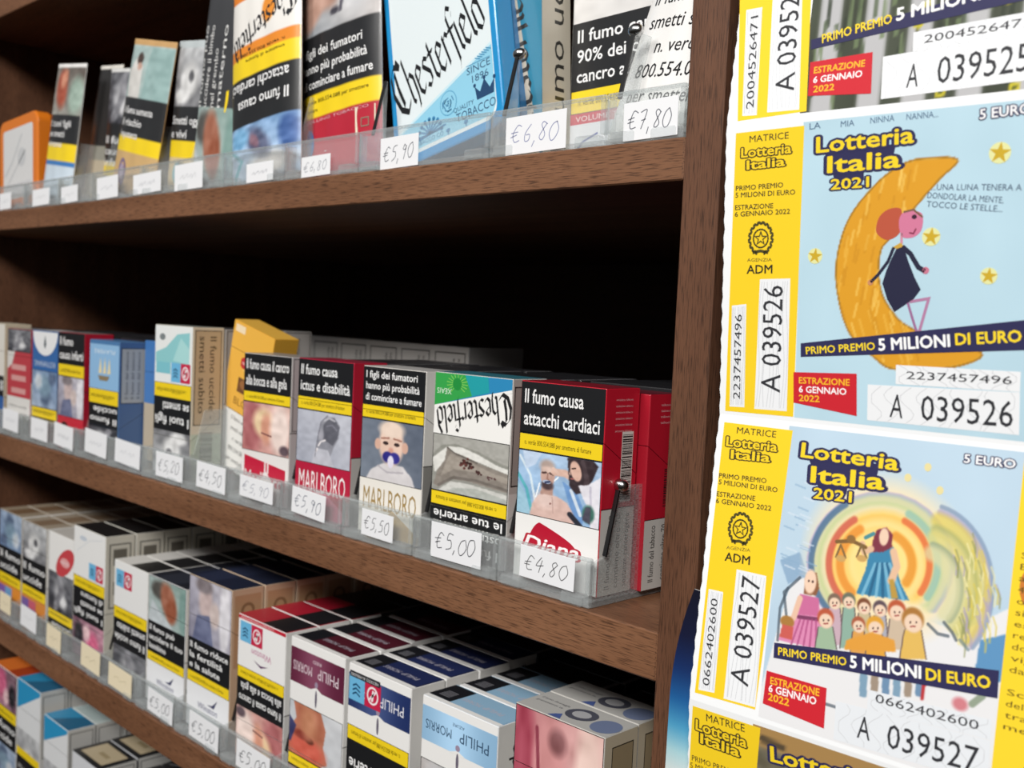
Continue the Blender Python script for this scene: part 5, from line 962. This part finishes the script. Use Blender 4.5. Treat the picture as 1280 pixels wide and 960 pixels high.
def pic2(T, I, u0):
    u1 = TW - 40; i = Im(200, 232, '#b6d4e2').noise(.03, 8, 4); g = lambda *pp: [uvn(T, u0, u1, p) for p in pp]
    moon = g((1197, 199), (1147, 199), (1114, 214), (1083, 243), (1060, 276), (1048, 313), (1045, 344), (1048, 372), (1055, 400), (1066, 422), (1092, 446), (1112, 460), (1148, 462), (1200, 457), (1226, 440), (1153, 416), (1130, 405), (1117, 392), (1103, 369), (1098, 341), (1101, 313), (1111, 299), (1130, 276), (1153, 248), (1175, 223))
    moon = closed(moon); i.poly(moon, '#d99a24'); i.stroke(moon, .006, '#a87a20')
    rr = np.random.RandomState(5)
    for k in range(150):
        t = rr.uniform(.6, 6.0); 
        px, py = rr.uniform(1050, 1150), rr.uniform(205, 450)
        q = g((px, py), (px - 4 + (py > 380) * 9, py + rr.uniform(14, 26)))
        mm = []
        for e in q:
            c = [1, 1]; x, y = e; ins = False; n = len(moon)
            for a_ in range(n):
                (x0, y0), (x1, y1) = moon[a_], moon[(a_ + 1) % n]
                if (y0 > y) != (y1 > y) and x < (x1 - x0) * (y - y0) / (y1 - y0) + x0: ins = not ins
            mm.append(ins)
        if all(mm): i.stroke(q, .008, ('#e8b448', '#c88a1c', '#f0c868')[k % 3], .55)
    I.pic(u0, 1.5, u1 - u0, T.H - 3, i, 1)
    # the girl
    I.poly(closed(T.P((1095, 285), (1100, 270), (1112, 261), (1126, 261), (1127, 275), (1124, 292), (1110, 300), (1098, 294))), '#b8543c', 3)
    I.poly(closed(T.P((1124, 275), (1132, 264), (1150, 265), (1154, 274), (1151, 289), (1140, 297), (1127, 295))), '#cf7898', 4); I.line(T.P((1130, 265), (1142, 262), (1153, 271)), .6, '#7a5a44', 5)
    I.ell(*T.q(1143, 271), .8, .7, '#3a1c30', 5); I.line(T.P((1137, 291), (1142, 292), (1145, 286)), .45, '#7a2444', 5); I.line(T.P((1127, 292), (1127, 304)), .8, '#cf8ca0', 4)
    I.poly(T.P((1121, 310), (1127, 308), (1131, 312), (1136, 328), (1143, 346), (1151, 362), (1142, 374), (1118, 390), (1109, 374), (1103, 354), (1108, 338), (1114, 324)), '#22233e', 4)
    I.poly(T.P((1116, 309), (1126, 303), (1130, 308), (1121, 311)), '#c8a040', 5)
    I.line(T.P((1117, 310), (1110, 327), (1098, 343), (1089, 352)), 1.0, '#23243c', 5); I.line(T.P((1129, 309), (1138, 317), (1148, 334), (1155, 338)), 1.5, '#23243c', 5); I.ell(*T.q(1157, 338), 1.1, 1.1, '#c87890', 5); I.ell(*T.q(1088, 353), .9, .9, '#c88a60', 5)
    I.line(T.P((1135, 379), (1140, 396), (1146, 415)), .8, '#9a6c94', 4); I.line(T.P((1138, 377), (1161, 373), (1149, 415)), .9, '#b07ca0', 4)
    for p, r in (((1250, 191), 14), ((1164, 296), 11.5), ((1019, 320), 9), ((1236, 345), 11)): star(T, I, p, r)
    I.poly(T.P((1030, 188), (1120, 180), (1115, 205), (1080, 212), (1080, 225), (1044, 228), (1040, 214)), NAV, 4)
    T.title(I, 'Lotteria', (1021, 191), (1142, 178), 19); T.title(I, 'Italia', (1035, 216), (1125, 208.5), 20); T.title(I, '2021', (1039, 237), (1086, 233.5), 12.5)
    for t, a, b in (('LA', (1012, 162), (1026, 160)), ('MIA', (1051, 159), (1068, 157)), ('NINNA', (1088, 154.5), (1118, 151)), ('NANNA...', (1133, 150), (1173, 146))): T.txt(I, t, a, b, 7.5, '#56708c')
    T.txt(I, '5 EURO', (1225, 149), (1289, 141), 12, NAV, 5, bold=.1); T.txt(I, '5 EURO', (1225, 149), (1289, 141), 12, '#f0f0f2', 7.5, bold=.02)
    T.txt(I, '...UNA LUNA TENERA A', (1164, 237.5), (1277, 238), 7.5, '#4a5c74'); T.txt(I, 'DONDOLAR LA MENTE,', (1159, 247.5), (1254, 254), 7.5, '#4a5c74'); T.txt(I, 'TOCCO LE STELLE...', (1158, 258.5), (1253, 265), 7.5, '#4a5c74')
    banner(T, I, [(1001, 429), (1300, 398), (1300, 437), (1001, 446)], ((1008, 442.7), (1094, 437)), ((1099, 438), (1187.5, 433)), ((1195, 431), (1277, 427)), (9, 14.5, 14))
    redbox(T, I, [(992, 465), (1071, 467), (1071, 520), (992, 503)], ((999, 479), (1062, 482)), ((999, 490), (1058, 493.5)), ((999, 501), (1024.5, 502.5)), 7.8)
    boxes(T, I, [[(1120, 456), (1276, 464.7), (1275, 490), (1119.6, 480)], [(1084.7, 480.5), (1275, 490.5), (1274, 544), (1084, 525)]], 15)
    T.txt(I, '2237457496', (1133, 473.5), (1265, 480.5), 9.5, INKK); T.txt(I, 'A', (1112, 521), (1128, 523), 29, INKK); T.txt(I, '039526', (1151, 525), (1266, 534), 31, INKK)
make_ticket(1, 'second ticket down, a girl sitting on a yellow crescent moon', [(920, 166.6), (1005.5, 157), (991.5, 521), (906.5, 513.5)], stub2, pic2)
# --- justice ticket
def stub3(T, I):
    stubtext(T, I, ((921, 541.5), (970, 547)), ((908, 557), (971, 564.5)), ((914, 573), (962, 577.5)), ((899, 597), (958, 604)), ((898.5, 605), (971.7, 615.5)), ((896, 620), (944, 626)), ((895, 628.5), (964, 638.5)), (925.6, 661), 15, ((908, 686), (938, 690)), ((906, 700.5), (937, 706)))
    boxes(T, I, [[(921, 711.5), (958, 720), (944, 884), (904.6, 873)], [(886, 736), (904, 740), (893, 866), (873, 862)]], 21)
    T.txt(I, 'A 039527', (935, 859), (951, 724), 23, INKK); T.txt(I, '0662402600', (886.5, 858), (897.5, 749), 8.5, INKK)
def pic3(T, I, u0):
    u1 = 103.; g = lambda *pp: [uvn(T, u0, u1, p) for p in pp]; i = Im(290, 360, '#b8cfe0').noise(.05, 6, 7)
    rr = np.random.RandomState(9)
    i.poly(g((940, 900), (985, 740), (1000, 715), (1030, 730), (1200, 790), (1262, 760), (1262, 980), (940, 960)), '#e2e2e4')
    i.poly(g((1225, 800), (1270, 790), (1262, 850), (1215, 860)), '#5c90bc'); i.poly(g((975, 700), (1000, 690), (1010, 720), (985, 730)), '#7c9cbc', .7)
    c = (1105, 700)
    def arc(cx, cy, rx, ry, a0, a1, wd, col, a=.8, rot=0):
        P = []
        for t in np.linspace(math.radians(a0), math.radians(a1), 22):
            x, y = rx * math.cos(t), -ry * math.sin(t); P.append((cx + x * math.cos(rot) - y * math.sin(rot), cy + x * math.sin(rot) + y * math.cos(rot)))
        i.stroke(g(*P), wd, col, a, 1)
    i.ell(*g((1103, 700))[0], .33, .25, '#ecdcb8', soft=.3)
    for r, col, wd in ((88, '#b8a0c4', .02), (84, '#8ca8c0', .03), (78, '#d8d49c', .045), (72, '#b8c890', .03), (66, '#e8d8b4', .04), (58, '#e0884c', .022), (54, '#f0c860', .06), (44, '#f4d890', .06), (34, '#f0b848', .05), (24, '#f6e0a0', .08), (14, '#f6d884', .1)): arc(1100, 705, r, r * .98, -40, 225, wd, col)
    for r, col, wd in ((86, '#4c6c90', .018), (64, '#c85a4c', .02), (50, '#e08a30', .025)): arc(1100, 705, r, r, 120, 225, wd, col, .85)
    for r, col, wd in ((62, '#d8663c', .018), (40, '#dc8c2c', .025), (72, '#8cb8a8', .02)): arc(1100, 705, r, r, -35, 60, wd, col, .8)
    for r, col, wd in ((84, '#7c90ac', .012), (78, '#a89cbc', .018), (70, '#d8c458', .04), (60, '#a8ac6c', .03), (52, '#d8cc7c', .04), (44, '#8c9c84', .02), (36, '#d4d0a0', .04)): arc(1155, 735, r * 1.02, r * 1.25, -45, 75, wd, col, .75)
    for k in range(60):
        t = rr.uniform(-.9, .9); r = rr.uniform(45, 88); x, y = 1160 + r * math.cos(t), 735 - r * 1.2 * math.sin(t); i.stroke(g((x, y), (x + 4, y + 12), (x + 3, y + 24)), .006, ('#8c9060', '#d4c050', '#a89cb8', '#e8e0a8')[k % 4], .6)
    for k in range(26):
        x, y = rr.uniform(975, 1010), rr.uniform(600, 720); i.stroke(g((x, y), (x + 12, y + 5)), .006, ('#88a8c4', '#d0dce8')[k % 2], .6)
    for P in ([(985, 735), (975, 760), (972, 800)], [(1000, 722), (980, 740), (985, 790)], [(1160, 780), (1172, 792), (1185, 795)], [(1180, 778), (1190, 790), (1195, 800)], [(1200, 800), (1210, 812)], [(1000, 880), (1020, 876), (1045, 884)]): i.stroke(g(*P), .01, ('#6c8088', '#44505c')[len(P) % 2], .7)
    # justice
    i.poly(g((1088, 684), (1117, 684), (1119, 704), (1126, 730), (1137, 751), (1070, 742), (1082, 712)), '#3c82a8'); 
    for k in range(7): i.stroke(g((1094 + k * 3, 705), (1078 + k * 8.5, 743 + k)), .01, ('#8cc4dc', '#24587c')[k % 2], .7)
    i.poly(g((1092, 672), (1096, 662), (1108, 659), (1116, 668), (1115, 684), (1104, 690), (1088, 690)), '#7c3444'); i.ell(*g((1105, 671))[0], .02, .028, '#e8c8b0'); i.stroke(g((1092, 667), (1082, 672)), .012, '#4c8c94')
    i.stroke(g((1089, 686), (1080, 690), (1078, 680)), .02, '#dcb494'); i.stroke(g((1117, 690), (1121, 708), (1114, 726)), .024, '#e0b898'); i.stroke(g((1046, 677), (1065, 676), (1082, 684)), .012, '#7c5c34'); i.ell(*g((1064, 674))[0], .02, .014, '#8c6838')
    for q in (1051, 1077): i.stroke(g((q, 681), (q - 6, 696), (q + 6, 697), (q, 681)), .007, '#7c6440'); i.ell(*g((q, 698))[0], .022, .011, '#c8a060')
    i.poly(g((1111, 724), (1117, 724), (1123, 748), (1114, 748)), '#b89444')
    # the crowd
    def fig(x, y, s, hair, body, h=36, face='#e8ccb4'):
        i.poly(g((x - s * .9, y + s * 1.1), (x + s * .9, y + s * 1.1), (x + s * 1.4, y + h), (x - s * 1.4, y + h)), body); i.stroke(g((x - s * .9, y + s * 1.2), (x - s * 1.4, y + h)), .005, '#5c4c50', .7); i.stroke(g((x + s * .9, y + s * 1.2), (x + s * 1.4, y + h)), .005, '#5c4c50', .7)
        i.ell(*g((x, y))[0], s * .0038, s * .0031, hair); i.ell(*g((x + .3, y + s * .42))[0], s * .0031, s * .0024, face); i.ell(*g((x - s * .25, y + s * .32))[0], .004, .004, '#5c4440'); i.ell(*g((x + s * .35, y + s * .32))[0], .004, .004, '#5c4440'); i.stroke(g((x - s * .2, y + s * .75), (x + s * .25, y + s * .73)), .005, '#a85c54')
    for x, y, s, hr, bd, hh in ((1043, 751, 8, '#7c6858', '#c4a8b4', 55), (1061, 750, 8, '#6c7060', '#8cac9c', 60), (1080, 757, 8, '#7c4c34', '#c4b490', 55), (1100, 760, 8, '#5c4c54', '#a8a8b4', 50), (1121, 762, 10, '#b85838', '#c8b49c', 50)): fig(x, y, s, hr, bd, hh)
    i.poly(g((1002, 744), (1022, 748), (1027, 770), (1028, 812), (972, 800), (992, 770)), '#d888b0'); i.poly(g((1000, 742), (1024, 748), (1022, 770), (998, 768)), '#c86c98'); i.stroke(g((998, 771), (1022, 774)), .012, '#7c3c60')
    for k in range(5): i.stroke(g((1000 + k * 5, 775), (988 + k * 8, 808)), .007, '#a84c7c', .7)
    i.poly(g((1006, 724), (1012, 714), (1021, 716), (1024, 735), (1020, 745), (1005, 742)), '#8c5c40'); i.ell(*g((1013, 727))[0], .028, .04, '#ecccb4'); i.ell(*g((1011, 726))[0], .005, .005, '#5c4440'); i.ell(*g((1016, 727))[0], .005, .005, '#5c4440')
    i.stroke(g((1000, 748), (992, 772), (984, 778)), .02, '#e4bca4'); i.ell(*g((984, 777))[0], .034, .02, '#a8783c'); i.poly(g((978, 780), (992, 784), (990, 800), (974, 796)), '#c85c54')
    for x, y, s, hr, bd, hh in ((1032, 772, 10, '#b8583c', '#9cb498', 40), (1073, 780, 8, '#a85c40', '#d89c50', 40), (1141, 774, 12, '#a87438', '#dcb45c', 50), (1094, 782, 10, '#d89c34', '#dca03c', 44)): fig(x, y, s, hr, bd, hh)
    i.poly(g((1058, 800), (1090, 790), (1118, 800), (1120, 815), (1055, 812)), '#dc9a3c')
    for k in range(6): i.poly(g((1075 + 14 * k, 830), (1085 + 14 * k, 832), (1083 + 14 * k, 872), (1074 + 14 * k, 870)), ('#7c9cb4', '#9c8c7c', '#6c8cac')[k % 3])
    i.poly(g((1153, 850), (1158, 850), (1155, 875), (1150, 875)), '#b83438'); i.ell(*g((1200, 880))[0], .03, .02, '#cc7c84', soft=.6); i.stroke(g((1215, 880), (1228, 870)), .02, '#7c8c74', .8)
    I.pic(u0, 1.5, u1 - u0, T.H - 3, i, 1)
    for p in ((1160, 584), (1135, 597), (1175, 613)): I.ell(*T.q(*p), 1.1, 1.3, '#e0d49c', 3)
    I.poly(T.P((1010, 570), (1100, 580), (1094, 604), (1060, 606), (1058, 618), (1024, 614), (1020, 600)), NAV, 4)
    T.title(I, 'Lotteria', (1001.5, 571), (1122, 588), 18); T.title(I, 'Italia', (1014, 602.5), (1104, 612), 20); T.title(I, '2021', (1017, 622.5), (1064, 628), 13)
    T.txt(I, '5 EURO', (1205, 578), (1269, 585.5), 10.5, NAV, 5, bold=.1); T.txt(I, '5 EURO', (1205, 578), (1269, 585.5), 10.5, '#f0f0f2', 7.5, bold=.02)
    banner(T, I, [(968, 803), (1249, 838), (1247, 873), (967, 822)], ((973, 818.5), (1058, 832)), ((1063, 834), (1151, 848)), ((1158, 849.5), (1238, 860.5)), (9.5, 14.5, 14))
    redbox(T, I, [(958.6, 838), (1033.5, 860), (1030, 910.6), (953.5, 879)], ((963, 854.5), (1024, 870)), ((961, 864), (1020, 881)), ((960, 874.5), (986, 882.5)), 8.5)
    boxes(T, I, [[(1086, 862), (1240, 900), (1238, 925), (1084, 886)], [(1045, 876), (1238, 926), (1234, 980), (1042, 924)]], 31, '#dfe3e8')
    T.txt(I, '0662402600', (1094, 877.5), (1223, 912.5), 10.5, INKK); T.txt(I, 'A', (1071, 921.6), (1087, 926), 27, INKK); T.txt(I, '039527', (1108, 934), (1222, 966.5), 29, INKK)
def panel3(T, I):
    c = T.q(1293, 735); I.ell(c[0] + 4, c[1], 8, 9, '#c87830', 3); I.ell(c[0] + 4, c[1], 5, 6, '#d89448', 4)
    for k, t in enumerate(('Scopri le', 'BUX con', 'apposito', '4770 per', 'operare', 'sito web', 'estratti', 'regolare', 'dovrebbe', 'vigenti', 'dal 2021', '', 'Scopri', "dell'esito", 'tramite', 'messo')):
        if t: I.text(t, 105, T.H - 33 - k * 3.3 + 1, 14 + (k % 3), 1.8, '#5a4c14', 4)
make_ticket(2, 'third ticket down, a blue-robed woman with scales above a crowd', [(905.5, 527.5), (991, 538), (944, 887), (868.5, 865.5)], stub3, pic3, 103., panel3)
def stub4(T, I):
    T.txt(I, 'MATRICE', (883, 901), (931, 915), 8.5, '#3a3424'); T.title(I, 'Lotteria', (870, 911.5), (933, 934.5), 11.5, o=.1, nav='#3c3420', yel='#f2cd22'); T.title(I, 'Italia', (876, 928.5), (924, 946), 11, o=.1, nav='#3c3420', yel='#f2cd22')
    T.txt(I, 'PRIMO PREMIO', (865, 950), (920, 970), 6, '#3a3424'); T.txt(I, '5 MILIONI DI EURO', (863, 959), (935, 984), 6, '#3a3424')
def pic4(T, I, u0):
    i = Im(90, 90, '#77715f').noise(.2, 16, 12).noise(.15, 30, 13); i.rect(0, .93, 1, .1, '#a88450')
    rr = np.random.RandomState(4)
    for k in range(30): x, y = rr.rand(2); i.stroke([(x, y), (x + .1, y + rr.uniform(-.05, .05))], .02, ('#34302c', '#b8ac94', '#5c6480')[k % 3], .7)
    I.pic(u0, 1.5, TW - 45 - u0, T.H - 3, i, 1); T.title(I, 'Lotteria', (964, 951), (1082, 983), 17); T.title(I, 'Italia', (976, 984), (1070, 1008), 18)
make_ticket(3, 'bottom ticket, only its top edge with a brown picture in view', [(866, 882), (950.5, 910), (925, 1200), (848, 1180)], stub4, pic4)

# ------------------------------------------------------------------ the blue leaflet curling out behind the tickets
def leaflet():
    im = Im(24, 80, '#0c1230'); y = im.Y; stops = [(0, '#e6e2da'), (.38, '#e0e0dc'), (.47, '#a8d0d8'), (.55, '#4c9cc4'), (.64, '#1c5c98'), (.74, '#102c60'), (.85, '#0c1232'), (1, '#0a0c20')]
    for (a, c0), (b, c1) in zip(stops, stops[1:]):
        m = (y >= a) & (y <= b); t = ((y - a) / (b - a))[m][:, None]; im.a[m] = srgb(c0) * (1 - t) + srgb(c1) * t
    w, h = 40., 118.
    def f(u, v, e):
        s = v / h; lft = 8 * (max(0, s - .62) / .38) ** 2 - 1.0 * (1 - s)
        x = lft + u * (w - lft) / w; return (x / 1000, (-1.2 * math.sin(math.pi * min(1, u / 20)) + 3 * (u / w) ** 2) / 1000 + (-e), v / 1000)
    I = Ink(f); I.pic(0, 0, w, h, im, 0)
    B = Ink(lambda u, v, e: tuple(np.array(f(u, v, e)) + [0, .0004, 0])); B.pic(0, 0, w, h, Im(8, 30, '#d8d8d8'), 0)
    n = 40
    for k in range(n):
        b = len(B.v); v0, v1 = h * k / n, h * (k + 1) / n; B.v += [f(0, v0, 0), f(0, v1, 0), tuple(np.array(f(0, v1, 0)) + [0, .0004, 0]), tuple(np.array(f(0, v0, 0)) + [0, .0004, 0])]; B.p.append((b, b + 1, b + 2, b + 3)); B.c.append([tuple(lin('#d8dce0'))] * 4)
    b = len(I.v); I.v += B.v; I.p += [tuple(i + b for i in q) for q in B.p]; I.c += B.c
    o = link('leaflet', I.mesh('leaflet', M_PAPER), None, (.0125, -.0045, -.0960)); tag(o, 'dark blue to white leaflet curling out behind the lottery tickets', 'leaflet')
leaflet()
